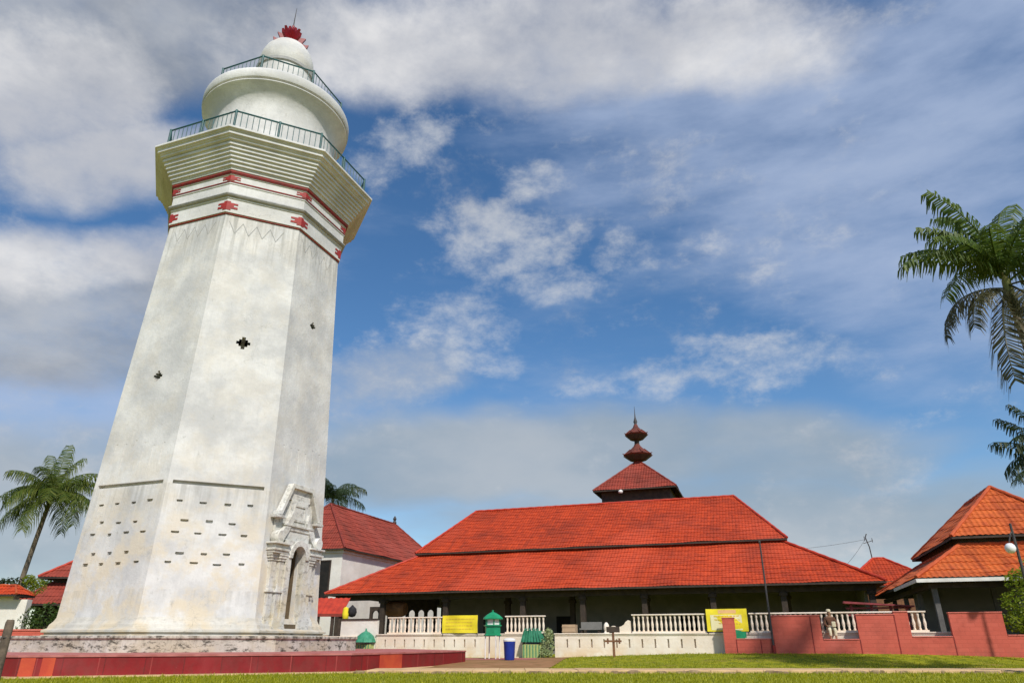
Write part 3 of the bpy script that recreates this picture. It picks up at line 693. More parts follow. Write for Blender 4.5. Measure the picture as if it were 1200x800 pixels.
# ------------------------------------------------------------------ mosque
mq = thing('mosque', 'long low mosque with two tiers of red tiled roof and a pagoda-like pinnacle', 'mosque', (-13.63, 53.67, 0), TH)
W_, DP = 36.9, 26.0
sb, z1, z2 = 5.15, 4.05, 7.09
E = ring4(0, W_, 0, DP, z1); T = ring4(sb, W_ - sb, sb, DP - sb, z2)
hip_roof('lower_roof', E, T, 'tile_red', 'ridge_red', mq, .22, .30, .09, True, .022)
ov = .38; zr = 11.4
E2 = ring4(sb - ov, W_ - sb + ov, sb - ov, DP - sb + ov, z2 + .12)
T2 = [(7.1, 11.6, zr), (28.9, 11.6, zr), (28.9, 15.0, zr), (7.1, 15.0, zr)]
hip_roof('upper_roof', E2, T2, 'tile_red', 'ridge_red', mq, .22, .30, .09, True, .022)
mb = MB()
for (x0, x1, y0, y1) in ((sb + .1, W_ - sb - .1, sb + .1, sb + .2), (sb + .1, W_ - sb - .1, DP - sb - .2, DP - sb - .1), (sb + .1, sb + .2, sb + .2, DP - sb - .2), (W_ - sb - .2, W_ - sb - .1, sb + .2, DP - sb - .2)): mb.box(x0, x1, y0, y1, z2 - .25, z2 + .2)
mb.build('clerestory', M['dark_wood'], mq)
mb = MB(); mb.box(7.15, 28.85, 11.65, 14.95, zr - .3, zr + .02); mb.build('roof_deck', M['ridge_red'], mq)
# pinnacle: pyramid roof on a dark timber storey, then two small roofs
PX, PY = 20.3, 20.3
mb = MB(); mb.box(PX - 3.1, PX + 3.1, PY - 3.1, PY + 3.1, 10.5, 13.6); st = mb.build('roof_lantern', M['dark_wood'], mq)
hh = 3.75
hip_roof('top_roof', ring4(PX - hh, PX + hh, PY - hh, PY + hh, 13.55), ring4(PX - .22, PX + .22, PY - .22, PY + .22, 16.72), 'tile_dark', 'ridge_dark', mq, .25, .33, .08)
mb = MB(); mb.lathe([(.16, 0), (.22, .12), (.16, .24), (.05, .3)], 12, 0, Matrix.Translation((PX - 1.2, PY - hh - .06, 13.2))); mb.build('roof_lamp', M['white_paint'], mq)
def small_tier(z, r, top, h):
    mb = MB(); n = 8
    rings = [(.24, z - .50), (r * .45, z - .46), (r * .60, z - .40), (r * .98, z - .02), (r * 1.10, z + .10), (r * .96, z + .14), (r * .58, z + h * .42), (r * .28, z + h * .72), (.16, z + h)]
    mb.lathe(rings[:4], n, Q8 / 2 + .1, Matrix.Translation((PX, PY, 0)), caps=False)
    a = mb.build('tier_bracket', M['dark_wood'], mq)
    mb = MB(); mb.lathe(rings[3:], n, Q8 / 2 + .1, Matrix.Translation((PX, PY, 0)))
    for k in range(8):
        an = Q8 / 2 + .1 + k * Q8; mb.tube([(PX + r * .55 * math.cos(an), PY + r * .55 * math.sin(an), z + h * .48), (PX + r * math.cos(an), PY + r * math.sin(an), z + .13), (PX + r * 1.16 * math.cos(an), PY + r * 1.16 * math.sin(an), z + .20)], [.05, .06, .03], 6)
    mb.build('tier_roof', M['tier_red'], mq)
small_tier(17.35, 1.32, 0, 1.35); small_tier(19.40, 1.06, 0, 1.15)
mb = MB(); mb.lathe([(.20, 20.4), (.12, 20.6), (.20, 20.8), (.14, 21.0), (.07, 21.25), (.04, 21.6), (.012, 22.4)], 12, 0, Matrix.Translation((PX, PY, 0))); mb.build('spire', M['iron'], mq, smooth=50)
mb = MB(); mb.lathe([(.26, 16.6), (.24, 18.6), (.16, 20.5)], 12, 0, Matrix.Translation((PX, PY, 0))); mb.build('mast', M['dark_wood'], mq)
# body of the veranda
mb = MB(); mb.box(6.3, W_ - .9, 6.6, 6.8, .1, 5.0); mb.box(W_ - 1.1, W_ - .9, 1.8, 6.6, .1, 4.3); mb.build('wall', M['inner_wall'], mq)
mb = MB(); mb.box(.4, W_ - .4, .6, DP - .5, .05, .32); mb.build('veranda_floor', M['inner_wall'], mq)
mb = MB(); mb.box(.5, W_ - .5, .75, .97, 3.62, 3.98); mb.box(.5, W_ - .5, 4.3, 4.52, 3.9, 4.3); mb.build('beam', M['dark_wood'], mq)
pc = None
for s, v in [(.8, .85), (4.4, .85), (9.3, .85), (14.9, .85), (19.0, .85), (23.0, .85), (27.2, .85), (31.3, .85), (W_ - .8, .85), (7.6, 4.4), (12.6, 4.4), (17.4, 4.4), (22.6, 4.4), (26.9, 4.4), (31.6, 4.4)]:
    if not pc:
        mb = MB(); mb.box(-.17, .17, -.17, .17, .65, 4.2); mb.box(-.25, .25, -.25, .25, .3, .65); mb.box(-.24, .24, -.24, .24, 3.4, 3.6); pc = mb.build('column', M['dark_wood'], mq, bevel=.02); o = pc
    else: o = pc.copy(); C.objects.link(o); o.parent = mq
    o.location = (s, v, 0)
for s in (10.5, 16.2, 25.0):
    mb = MB(); mb.box(s - .6, s + .6, 6.54, 6.62, .35, 2.6); mb.build('door', M['void'], mq)
# arcade at the open left end
for k in range(8):
    x = -1.2 + k * .84; mb = MB()
    mb.box(x - .12, x + .12, 9.0, 9.2, .32, 3.0)
    if k < 7:
        pts = arch(.30, 0, 3.0, 12); cx = x + .42
        for (x0, za), (x1, zb) in zip(pts, pts[1:]):
            mb.add([(cx + x0, 9.0, za), (cx + x1, 9.0, zb), (cx + x1, 9.0, 3.6), (cx + x0, 9.0, 3.6), (cx + x0, 9.2, za), (cx + x1, 9.2, zb), (cx + x1, 9.2, 3.6), (cx + x0, 9.2, 3.6)], [(3,2,1,0), (4,5,6,7), (0,1,5,4), (2,3,7,6)])
    mb.box(x - .118, x + .118, 9.002, 9.198, 3.0, 3.6)
    mb.build('arcade_bay', M['dark_wood'], mq)
mb = MB(); mb.box(-.2, 5.0, 9.0, 9.2, 3.602, 4.1); mb.build('arcade_beam', M['dark_wood'], mq)
mb = MB(); mb.lathe([(.42, -.75), (.55, -.4), (.58, 0), (.55, .4), (.42, .75)], 20, 0, Matrix.Translation((4.9, 1.9, 3.05)) @ Matrix.Rotation(math.pi / 2, 4, 'Y')); 
dr = mb.build('prayer_drum', M['brown_wood']); dr.location = mq.location; dr.rotation_euler = mq.rotation_euler
tag(dr, 'brown wooden barrel drum hanging under the left end of the mosque eave', 'drum')
mb = MB()
for s in (4.5, 5.3): mb.tube([(s, 1.9, 3.5), (s, 1.9, 4.9)], .02, 6)
mb.build('hanging_rope', M['iron'], dr)
# ------------------------------------------------------------------ white house behind the tower
hs = thing('white_house', 'white plastered house with a steep dark red hip roof and one dark window', 'house', (-13.9, 60.0, 0), TH)
WW, HD = 9.2, 21.0
E = ring4(-WW, 0, 0, HD, 8.05); T = [(-WW / 2 - .05, 4.2, 12.6), (-WW / 2 + .05, 4.2, 12.6), (-WW / 2 + .05, HD - 4.2, 12.6), (-WW / 2 - .05, HD - 4.2, 12.6)]
hip_roof('roof', E, T, 'tile_dark', 'ridge_dark', hs, .25, .33, .1)
mb = MB(); mb.box(-WW + .45, -.45, .45, HD - .45, 0, 8.05); w_ = mb.build('wall', M['house_white'], hs)
mb = MB(); mb.box(-WW + .3, -.3, .3, HD - .3, 7.75, 8.0); mb.build('cornice', M['fascia'], hs)
wd = MB(); wd.box(-2.75, -1.55, .40, .449, 3.7, 7.1); win = wd.build('window', M['void'], hs)
mb = MB()
for x0, x1, z0, z1 in ((-2.85, -2.75, 3.6, 7.2), (-1.55, -1.45, 3.6, 7.2), (-2.75, -1.55, 7.1, 7.2), (-2.75, -1.55, 3.6, 3.7)): mb.box(x0, x1, .36, .45, z0, z1)
mb.build('frame', M['dark_wood'], win)
mb = MB(); mb.lathe([(.16, 12.6), (.22, 12.8), (.12, 13.0), (.2, 13.2), (.05, 13.5)], 12, 0, Matrix.Translation((-WW / 2, HD - 4.2, 0))); mb.build('roof_finial', M['iron'], hs)

# ------------------------------------------------------------------ pavilion on the right
pv = thing('pavilion', 'open-sided pavilion with two-tier orange tiled roof and white eave board', 'pavilion', (18.2, 33.0, 0), TH)
PW, PD = 10.46, 15.5
E = ring4(0, PW, 0, PD, 3.5); T = ring4(2.61, PW - 2.61, 2.61, PD - 2.61, 5.1)
hip_roof('lower_roof', E, T, 'tile_orange', 'ridge_orange', pv, .24, .32, .09)
E2 = ring4(2.28, PW - 2.28, 2.28, PD - 2.28, 5.50); T2 = [(5.22, 5.23, 8.2), (5.24, 5.23, 8.2), (5.24, PD - 5.23, 8.2), (5.22, PD - 5.23, 8.2)]
hip_roof('upper_roof', E2, T2, 'tile_orange', 'ridge_orange', pv, .24, .32, .09)
mb = MB(); mb.box(-.03, PW + .03, -.05, -.01, 3.32, 3.47); mb.box(-.05, -.01, .0, 6.5, 3.32, 3.47); mb.box(PW + .01, PW + .05, 0, PD, 3.32, 3.47); mb.build('eave_board', M['fascia'], pv)
mb = MB(); i0 = 2.7
mb.box(i0, PW - i0, i0, i0 + .1, 4.9, 5.55); mb.box(i0, PW - i0, PD - i0 - .1, PD - i0, 4.9, 5.55); mb.box(i0, i0 + .1, i0 + .1, PD - i0 - .1, 4.9, 5.55); mb.box(PW - i0 - .1, PW - i0, i0 + .1, PD - i0 - .1, 4.9, 5.55)
mb.build('clerestory', M['dark_wood'], pv)
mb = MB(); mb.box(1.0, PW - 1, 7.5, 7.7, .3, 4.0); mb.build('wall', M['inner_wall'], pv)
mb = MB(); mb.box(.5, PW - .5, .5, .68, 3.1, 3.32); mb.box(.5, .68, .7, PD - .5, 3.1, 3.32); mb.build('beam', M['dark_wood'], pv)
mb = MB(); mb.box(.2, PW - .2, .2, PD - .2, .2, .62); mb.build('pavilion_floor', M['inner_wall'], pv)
pc = None
for s, v in [(.75, .75), (4.0, .75), (7.2, .75), (PW - .8, .75), (.75, 4.5), (.75, 8.5), (.75, 12.5), (4.0, 4.5), (7.2, 4.5)]:
    if not pc:
        mb = MB(); mb.box(-.11, .11, -.11, .11, .9, 3.35); mb.box(-.18, .18, -.18, .18, .6, .9); pc = mb.build('post', M['post_grey'], pv, bevel=.015); o = pc
    else: o = pc.copy(); C.objects.link(o); o.parent = pv
    o.location = (s, v, 0)
# small roof far behind with the aerial
bh = thing('far_house', 'small red tiled roof of a house peeping out behind the pavilion', 'house', (25.2, 60.0, 0), TH)
hip_roof('roof', ring4(1.6, 9, 0, 8, 5.0), [(4.7, 3.9, 7.4), (5.5, 3.9, 7.4), (5.5, 4.1, 7.4), (4.7, 4.1, 7.4)], 'tile_red', 'ridge_red', bh)
mb = MB(); mb.box(.4, 8.6, .4, 7.6, 0, 5.35); mb.build('wall', M['brown_wood'], bh)
an = thing('aerial', 'thin crooked aerial mast on the small roof behind the pavilion', 'aerial', (30.9, 62.2, 7.2))
mb = MB(); mb.tube([(0, 0, 0), (-.05, 0, 1.2), (-.25, 0, 2.0), (-.1, 0, 2.3)], .05, 6); mb.tube([(-.5, 0, 1.5), (.35, 0, 1.75)], .03, 6); mb.build('mast', M['iron'], an)
mb = MB(); mb.tube([(-.35, 0, 1.7), (-.35, .0, 2.1)], .03, 6); mb.tube([(.3, 0, 1.6), (.3, 0, 1.95)], .03, 6); mb.build('element', M['iron'], an)
def wire(name, a, b, sag, label):
    mb = MB(); a, b = Vector(a), Vector(b)
    mb.tube([a.lerp(b, k / 14) - Vector((0, 0, sag * 4 * (k / 14) * (1 - k / 14))) for k in range(15)], .012, 5)
    return tag(mb.build(name, M['iron']), label, 'cable', 'overhead wires')
wire('wire', (30.72, 62.2, 9.22), (23.5, 52.0, 5.6), .15, 'steep wire running down from the aerial towards the mosque eave')
wire('wire', (30.70, 62.2, 9.05), (17.5, 62.0, 8.0), .35, 'slack wire stretching left from the aerial to the mosque roof')

# ------------------------------------------------------------------ boundary walls and balustrades
P0 = Vector((1.7, 38.0, 0)); R0 = Vector((9.7, 34.5, 0))
def fz(t, P=P0, off=0.0): p = P + U * t + V * off; return ground_z(p.x, p.y)
def low_wall(label, t0, t1, top, slots, group=None):
    r = thing('low_wall', label, 'wall', P0, TH, group)
    mb = MB(); zb, zt = .62, 1.0
    mb.box(t0, t1, .16, .30, -.3, top); mb.box(t0, t1, 0, .158, -.3, zb); mb.box(t0, t1, 0, .158, zt, top)
    e = [t0]
    for s in slots: e += [s - .04, s + .04]
    e.append(t1)
    for a, b in zip(e[0::2], e[1::2]): mb.box(a, b, 0, .158, zb + .002, zt - .002)
    mb.build('wall_body', M['wall_white'], r)
    mb = MB(); mb.box(t0 - .03, t1 + .03, -.06, .36, top + .002, top + .05); mb.box(t0, t1, -.03, .33, top - .055, top); mb.build('coping', M['wall_white'], r, bevel=.012)
    return r
low_wall('pale wall with upright slots below the plain yellow banner and behind the green kiosk', -9.6, -1.15, 1.22, [-9.05 + .58 * k for k in range(13)])
lw = low_wall('long pale wall with upright slots behind the brown signpost', .46, 18.0, 1.22, [1.1 + .62 * k for k in range(11)])
low_wall('plain stained white wall running from the minaret to the first green booth', -13.4, -10.75, 1.12, [])
def scroll_end(t, s):
    mb = MB()
    top = [(0, .55), (.10, .58), (.22, .50), (.3, .38), (.45, .30), (.62, .27), (.78, .30), (.88, .26), (.92, .12), (.9, 0), (0, 0)]
    poly = [(t + s * x, 1.27 + z) for x, z in top]
    if s > 0: poly = poly[::-1]
    mb.prism(poly, .02, .26); mb.lathe([(.001, -.14), (.13, -.14), (.13, .14), (.001, .14)], 16, 0, Matrix.Translation((t + s * .84, .14, 1.27 + .2)) @ Matrix.Rotation(math.pi / 2, 4, 'X'), caps=False)
    mb.build('scroll_ornament', M['wall_white'], lw, smooth=40)
scroll_end(4.28, -1)
mb = MB(); mb.lathe([(.14, 1.27), (.10, 1.36), (.15, 1.5), (.12, 1.66), (.05, 1.76)], 14, 0, Matrix.Translation((3.08, .14, 0))); mb.build('knob', M['wall_white'], lw, smooth=40)

bal_mesh = None
def balustrade(label, t0, t1, z0=1.275, h=.84, spacing=.215):
    global bal_mesh
    r = thing('balustrade', label, 'balustrade', P0, TH, 'white balustrades on the boundary wall')
    mb = MB(); mb.box(t0, t1, .04, .24, z0 + h - .06, z0 + h); mb.build('top_rail', M['wall_white'], r, bevel=.012)
    mb = MB(); mb.box(t0, t1, .05, .23, z0, z0 + .07); mb.build('bottom_rail', M['wall_white'], r)
    n = int((t1 - t0) / spacing)
    for k in range(n):
        if not bal_mesh:
            mb = MB(); hb = h - .13
            mb.lathe([(.055, 0), (.055, .05), (.035, .09), (.062, .22), (.066, .30), (.045, .42), (.032, .52), (.05, .58), (.055, .62), (.055, hb)], 10, 0, caps=False)
            o = mb.build('baluster', M['wall_white'], r, smooth=40); bal_mesh = o
        else: o = bal_mesh.copy(); C.objects.link(o); o.parent = r
        o.location = (t0 + (k + .5) * (t1 - t0) / n, .14, z0 + .07)
balustrade('white balustrade left of the plain yellow banner', -9.0, -5.78)
balustrade('white balustrade between the green kiosk and the green-roofed booth', -2.2, -.05)
balustrade('white balustrade between the scroll ornament and the second yellow banner', 4.36, 7.86)
balustrade('white balustrade rising behind the stepped red wall', 9.84, 17.2)
pp = thing('parapet', 'short solid white parapet at the left end of the balustrades', 'parapet', P0, TH)
mb = MB(); mb.box(-11.9, -9.62, .05, .25, .3, 1.98); mb.build('wall_body', M['house_white'], pp); mb = MB(); mb.box(-11.95, -9.6, .0, .3, 1.985, 2.06); mb.build('coping', M['dark_wood'], pp)

def banner(label, t0, t1, z0, z1, y, deco):
    r = thing('banner', label, 'banner', P0, TH, 'yellow banners')
    mb = MB(); nx_, nz_ = 24, 6
    def sag(x, z): return y + .025 * math.sin((x - t0) * 5.1) + .015 * math.sin(z * 9 + x * 3)
    for sd in (0, .012):
        for j in range(nz_ + 1):
            for i in range(nx_ + 1):
                x, z = t0 + (t1 - t0) * i / nx_, z0 + (z1 - z0) * j / nz_; mb.v.append((x, sag(x, z) + sd, z))
    nn = (nx_ + 1) * (nz_ + 1)
    for j in range(nz_):
        for i in range(nx_):
            a = j * (nx_ + 1) + i; mb.f.append((a, a + 1, a + nx_ + 2, a + nx_ + 1)); mb.f.append((nn + a, nn + a + nx_ + 1, nn + a + nx_ + 2, nn + a + 1))
    mb.build('cloth', M['yellow'], r, smooth=60)
    def patch(name, mat, a, b, c_, d, lift):
        mb = MB(); n = 10
        for i in range(n):
            x0, x1 = a + (b - a) * i / n, a + (b - a) * (i + 1) / n
            mb.quad((x0, sag(x0, c_) - lift, c_), (x1, sag(x1, c_) - lift, c_), (x1, sag(x1, d) - lift, d), (x0, sag(x0, d) - lift, d))
        return mb.build(name, M[mat], r)
    if deco:
        patch('header', 'peach', t0 + (t1 - t0) * .30, t0 + (t1 - t0) * .74, z1 - .20, z1 - .05, .006)
        patch('cream_panel', 'cream', t0 + (t1 - t0) * .10, t0 + (t1 - t0) * .86, z0 + .06, z1 - .26, .006)
    mb = MB(); rnd = random.Random(5 + deco)
    for k in range(4 if not deco else 3):
        z = z1 - .2 - k * .16 - (.14 if deco else 0); x = t0 + (.2 if not deco else .35)
        while x < t1 - .3:
            w = rnd.uniform(.05, .16)
            mb.quad((x, sag(x, z) - .012, z), (x + w, sag(x + w, z) - .012, z), (x + w, sag(x + w, z + .05) - .012, z + .05), (x, sag(x, z + .05) - .012, z + .05)); x += w + .04
    mb.build('lettering', M['letter'], r)
    mb = MB()
    for x in (t0 + .02, t1 - .02): mb.tube([(x, y + .05, z0 - .1), (x, y + .05, z1 + .03)], .025, 6)
    mb.build('pole', M['iron'], r)
banner('plain yellow banner with faint lines of writing, left of the green kiosk', -5.66, -3.66, 1.30, 2.16, -.10, 0)
banner('yellow banner with a peach heading, half hidden by the red gatepost', 7.93, 9.78, 1.32, 2.30, -.10, 1)
mb = MB(); mb.box(9.05, 9.65, -.22, -.19, 1.05, 1.30); mb.prism([(9.0, 1.0), (9.6, 1.0), (9.45, 1.34), (9.05, 1.42)], -.25, -.2)
o = mb.build('green_board', M['green']); o.location = P0; o.rotation_euler = (0, 0, TH); tag(o, 'small green board leaning below the second yellow banner', 'board')

# stepped red wall
rw = thing('red_wall', 'stepped red brick boundary wall along the lawn on the right', 'wall', R0, TH)
segs = [(-.04, .50, 1.86), (.50, 2.10, .97), (2.10, 4.14, 1.93), (4.14, 5.62, .95), (5.62, 7.12, 1.94), (7.12, 7.66, 2.04), (7.66, 9.20, 1.05), (9.20, 11.15, 1.98), (11.15, 22, 1.1)]
mb = MB()
for a, b, z in segs: mb.box(a, b, 0, .24, -.2, z)
mb.build('wall_body', M['red_brick'], rw)
mb = MB()
for a, b, z in segs: mb.box(a - .02 if z > 1.5 else a + .02, b + .02 if z > 1.5 else b - .02, -.025, .265, z + .002, z + .045)
mb.build('coping', M['red_cap'], rw, bevel=.008)
mb = MB()
for t, z in ((3.74, 1.9), (7.12, 1.93), (5.63, .95), (9.2, 1.05), (2.11, .97), (.5, .97), (1.55, .97)): mb.box(t - .02, t + .02, -.012, .05, -.1, z)
mb.build('pier_joint', M['red_line'], rw)

# faded red frame behind the wall
pf = thing('gate_frame', 'faded dark red timber frame standing under the corner of the pavilion eave', 'frame', R0 + V * 4.6 + U * 5.6, TH)
mb = MB()
for x in (.35, 1.25, 2.1, 2.8): mb.box(x - .06, x + .06, -.06, .06, .3, 2.75 - .12 * x)
for z in (2.05, 2.36): mb.box(.1, 3.0, -.05, .05, z, z + .08)
mb.build('frame', M['pink_frame'], pf)
mb = MB(); mb.prism([(.0, 2.62), (3.1, 2.42), (3.1, 2.48), (.0, 2.72)], -.35, .35); mb.build('top', M['pink_frame'], pf)

# ------------------------------------------------------------------ small things along the walls
def at(base, t, off=0.0):
    p = base + U * t + V * off; return (p.x, p.y, ground_z(p.x, p.y))
# green kiosk on legs
p = Vector((-.9, 35.0, ground_z(-.9, 35)))
k = thing('kiosk', 'green hexagonal box kiosk with a peaked roof standing on thin pale legs', 'kiosk', p, TH)
mb = MB(); mb.lathe([(.40, .98), (.43, 1.0), (.43, 1.05), (.38, 1.07), (.38, 1.38), (.44, 1.40), (.44, 1.46)], 6, 0); mb.build('body', M['green'], k)
mb = MB(); mb.lathe([(.33, 1.46), (.33, 1.70)], 6, 0); mb.build('glazed_band', M['white_paint'], k)
mb = MB()
for i in range(6): a = i * math.pi / 3; mb.tube([(.35 * math.cos(a), .35 * math.sin(a), 1.44), (.35 * math.cos(a), .35 * math.sin(a), 1.72)], .028, 6)
mb.build('mullion', M['green'], k)
mb = MB(); mb.lathe([(.30, 1.70), (.50, 1.70), (.50, 1.75), (.34, 1.88), (.16, 1.98), (.05, 2.02), (.05, 2.1)], 6, 0); mb.build('roof', M['green'], k)
for i in range(4):
    a = Q8 + i * math.pi / 2; mb = MB(); mb.tube([(.36 * math.cos(a), .36 * math.sin(a), -.05), (.36 * math.cos(a), .36 * math.sin(a), 1.0)], .03, 6); mb.build('leg', M['fascia'], k)
# blue bin
b = thing('litter_bin', 'blue plastic litter bin with a white lid on the paving', 'bin', (-.11, 33.0, ground_z(-.11, 33) + .02), TH)
mb = MB(); mb.lathe([(.20, 0), (.22, .05), (.25, .66), (.26, .68), (.26, .74), (.24, .74)], 20, 0); mb.build('body', M['blue'], b, smooth=40)
mb = MB(); mb.lathe([(.27, .742), (.27, .80), (.2, .86), (.06, .88)], 20, 0); mb.build('lid', M['white_paint'], b, smooth=40)
# booths
def booth(label, t, off, w, hip):
    q = thing('booth', label, 'booth', at(P0, t, off), TH, 'green-roofed booths in the wall gaps')
    mb = MB(); mb.box(-w/2, w/2, -.3, .3, -.05, .62)
    mb.build('panel', M['yellow_green'], q, bevel=.015)
    mb = MB()
    for i in range(6): x = -w/2 + .08 + (w - .16) * i / 5; mb.box(x - .018, x + .018, -.325, -.302, .02, .6)
    mb.build('slat', M['green_roof'], q)
    for x in (-w/2 + .05, w/2 - .05):
        mb = MB(); mb.box(x - .035, x + .035, -.32, -.25, .62, .78); mb.build('post', M['dark_wood'], q)
    mb = MB()
    if hip: mb.lathe([(w * .66, .72), (w * .62, .80), (w * .5, 1.02), (w * .25, 1.2), (.06, 1.28), (.03, 1.42)], 8, Q8 / 2)
    else:
        mb.prism([(-w*.56, .72), (w*.56, .72), (w*.56, .78), (w*.36, 1.25), (-w*.40, 1.25), (-w*.56, .78)], -.38, .38)
        for i in range(7): x = -w * .46 + w * .92 * i / 6; mb.tube([(x * 1.1, -.39, .75), (x * .78, -.39, 1.26), (x * .78, -.2, 1.34)], .022, 5)
    mb.build('roof', M['green_roof'], q, smooth=30)
    return q
booth('low booth with a trapezoid green roof beside the pale leafy shrub', -.62, -.15, .95, False)
booth('low booth with a domed green roof, left of the slotted pale wall', -10.2, -.1, .92, True)
# wooden signpost
sp = thing('signpost', 'brown wooden signpost with crossed boards on the lawn before the pale wall', 'signpost', (4.55, 34.0, ground_z(4.55, 34)), 0)
mb = MB(); mb.box(-.05, .05, -.04, .04, -.1, 1.14); mb.build('post', M['brown_wood'], sp)
mb = MB(); mb.box(-.30, .30, -.06, -.042, 1.02, 1.26); mb.build('sign_board', M['dark_wood'], sp, bevel=.01)
mb = MB(); mb.box(-.40, .36, -.06, -.042, .62, .70); mb.box(-.30, -.22, -.064, -.04, .55, .78); mb.box(.22, .30, -.064, -.04, .55, .78); mb.build('cross_bar', M['brown_wood'], sp)
# crate and bench seen in the wall opening
mb = MB(); mb.box(-.34, .34, -.25, .25, 0, .75); 
for z in (.18, .4, .62): mb.box(-.355, .355, -.265, -.252, z, z + .05)
o = mb.build('crate', M['beige']); o.location = Vector(at(P0, 1.0, 1.0)) + Vector((0, 0, .75)); o.rotation_euler = (0, 0, TH); tag(o, 'beige box with banded sides standing behind the wall opening', 'box')
bn = thing('bench', 'dark grey bench in the opening behind the pale wall', 'bench', Vector(at(P0, 1.95, 1.6)) + Vector((0, 0, .5)), TH)
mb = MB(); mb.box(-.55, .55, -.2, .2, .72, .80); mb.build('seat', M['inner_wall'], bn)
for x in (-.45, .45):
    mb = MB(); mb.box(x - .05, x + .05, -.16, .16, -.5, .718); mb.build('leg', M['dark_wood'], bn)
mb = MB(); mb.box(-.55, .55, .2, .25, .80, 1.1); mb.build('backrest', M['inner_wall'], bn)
# red stall with its yellow cloth
sl = thing('market_stall', 'small stall with a sloping red sheet roof beside the minaret', 'stall', (-12.9, 44.0, ground_z(-12, 44)), 0)
mb = MB(); n = 40
for i in range(n + 1):
    x = 3.05 * i / n; dz = .02 * math.sin(i * 1.6)
    mb.v += [(x, -.7, 2.22 + dz), (x, 1.2, 3.2 + dz)]
for i in range(n): mb.f.append((2*i, 2*i + 2, 2*i + 3, 2*i + 1))
o = mb.build('roof', M['ridge_red'], sl); sol = o.modifiers.new('thick', 'SOLIDIFY'); sol.thickness = .03
mb = MB(); mb.box(-.02, 3.07, -.74, -.70, 2.08, 2.24); mb.build('valance', M['ridge_dark'], sl)
for x in (.2, 1.65, 2.5, 2.95):
    mb = MB(); mb.box(x - .09, x + .09, -.65, -.5, -.1, 2.1); mb.build('post', M['dark_wood'], sl)
mb = MB(); mb.box(1.9, 2.4, 0, .3, 0, 1.1); mb.build('counter', M['beige'], sl)
mb = MB()
mb.lathe([(.02, 0), (.16, -.08), (.20, -.4), (.17, -.62), (.10, -.72)], 14, 0)
o = mb.build('yellow_cloth', M['yellow'], smooth=50); o.location = (-9.62, 43.2, 2.75); tag(o, 'bundled yellow cloth hanging at the corner of the red stall', 'cloth')
mb = MB(); mb.lathe([(.03, .2), (.10, .12), (.24, 0), (.28, -.2), (.2, -.4), (.05, -.46)], 14, 0)
o = mb.build('hanging_bag', M['ball_black'], smooth=50); o.location = (-9.28, 43.3, 2.65); tag(o, 'round black bag hanging next to the yellow cloth', 'bag')
# thin pole in front of the red wall
fp = thing('flagpole', 'thin dark bare pole standing against the stepped red wall', 'pole', (11.62, 33.75, ground_z(11.6, 33.7)), 0)
mb = MB(); mb.tube([(0, 0, -.1), (0, 0, 2.4), (0.01, 0, 4.75)], [.05, .045, .035], 8); mb.build('shaft', M['iron'], fp)
mb = MB(); mb.lathe([(.05, 4.75), (.06, 4.79), (.02, 4.85)], 8, 0); mb.build('cap', M['iron'], fp)
mb = MB(); mb.tube([(0, 0, -.05), (0, 0, .35)], .085, 8); mb.build('base', M['red_line'], fp)
# globe lamp on the right
lp = thing('street_lamp', 'street lamp with one white globe on a dark pole among the leaves', 'street lamp', (20.3, 29.0, ground_z(20, 29)), 0)
mb = MB(); mb.tube([(0, 0, -.1), (0, 0, 3), (0, 0, 5.2)], [.075, .06, .045], 10); mb.build('pole', M['iron'], lp)
mb = MB(); mb.tube([(0, 0, 4.9), (-.12, 0, 4.75), (-.24, 0, 4.45)], .03, 6); mb.build('arm', M['iron'], lp)
mb = MB(); mb.lathe([(.001, -.2), (.10, -.185), (.175, -.10), (.20, 0), (.175, .10), (.10, .185), (.001, .2)], 20, 0, Matrix.Translation((-.26, 0, 4.22)), caps=False); mb.build('globe', M['globe'], lp, smooth=80)
# near wooden post
wp = thing('wooden_post', 'weathered grey wooden post close by on the lawn at the far left', 'post', (-9.36, 14.0, 0), .2)
mb = MB(); mb.lathe([(.085, -.1), (.08, .5), (.075, 1.18), (.06, 1.24)], 9, 0); mb.build('post', M['grey_wood'], wp, smooth=50)
mb = MB(); mb.tube([(-.09, 0, .93), (0, -.095, .93), (.09, 0, .93), (0, .09, .93), (-.09, 0, .93)], .008, 5); mb.build('wire_tie', M['iron'], wp)

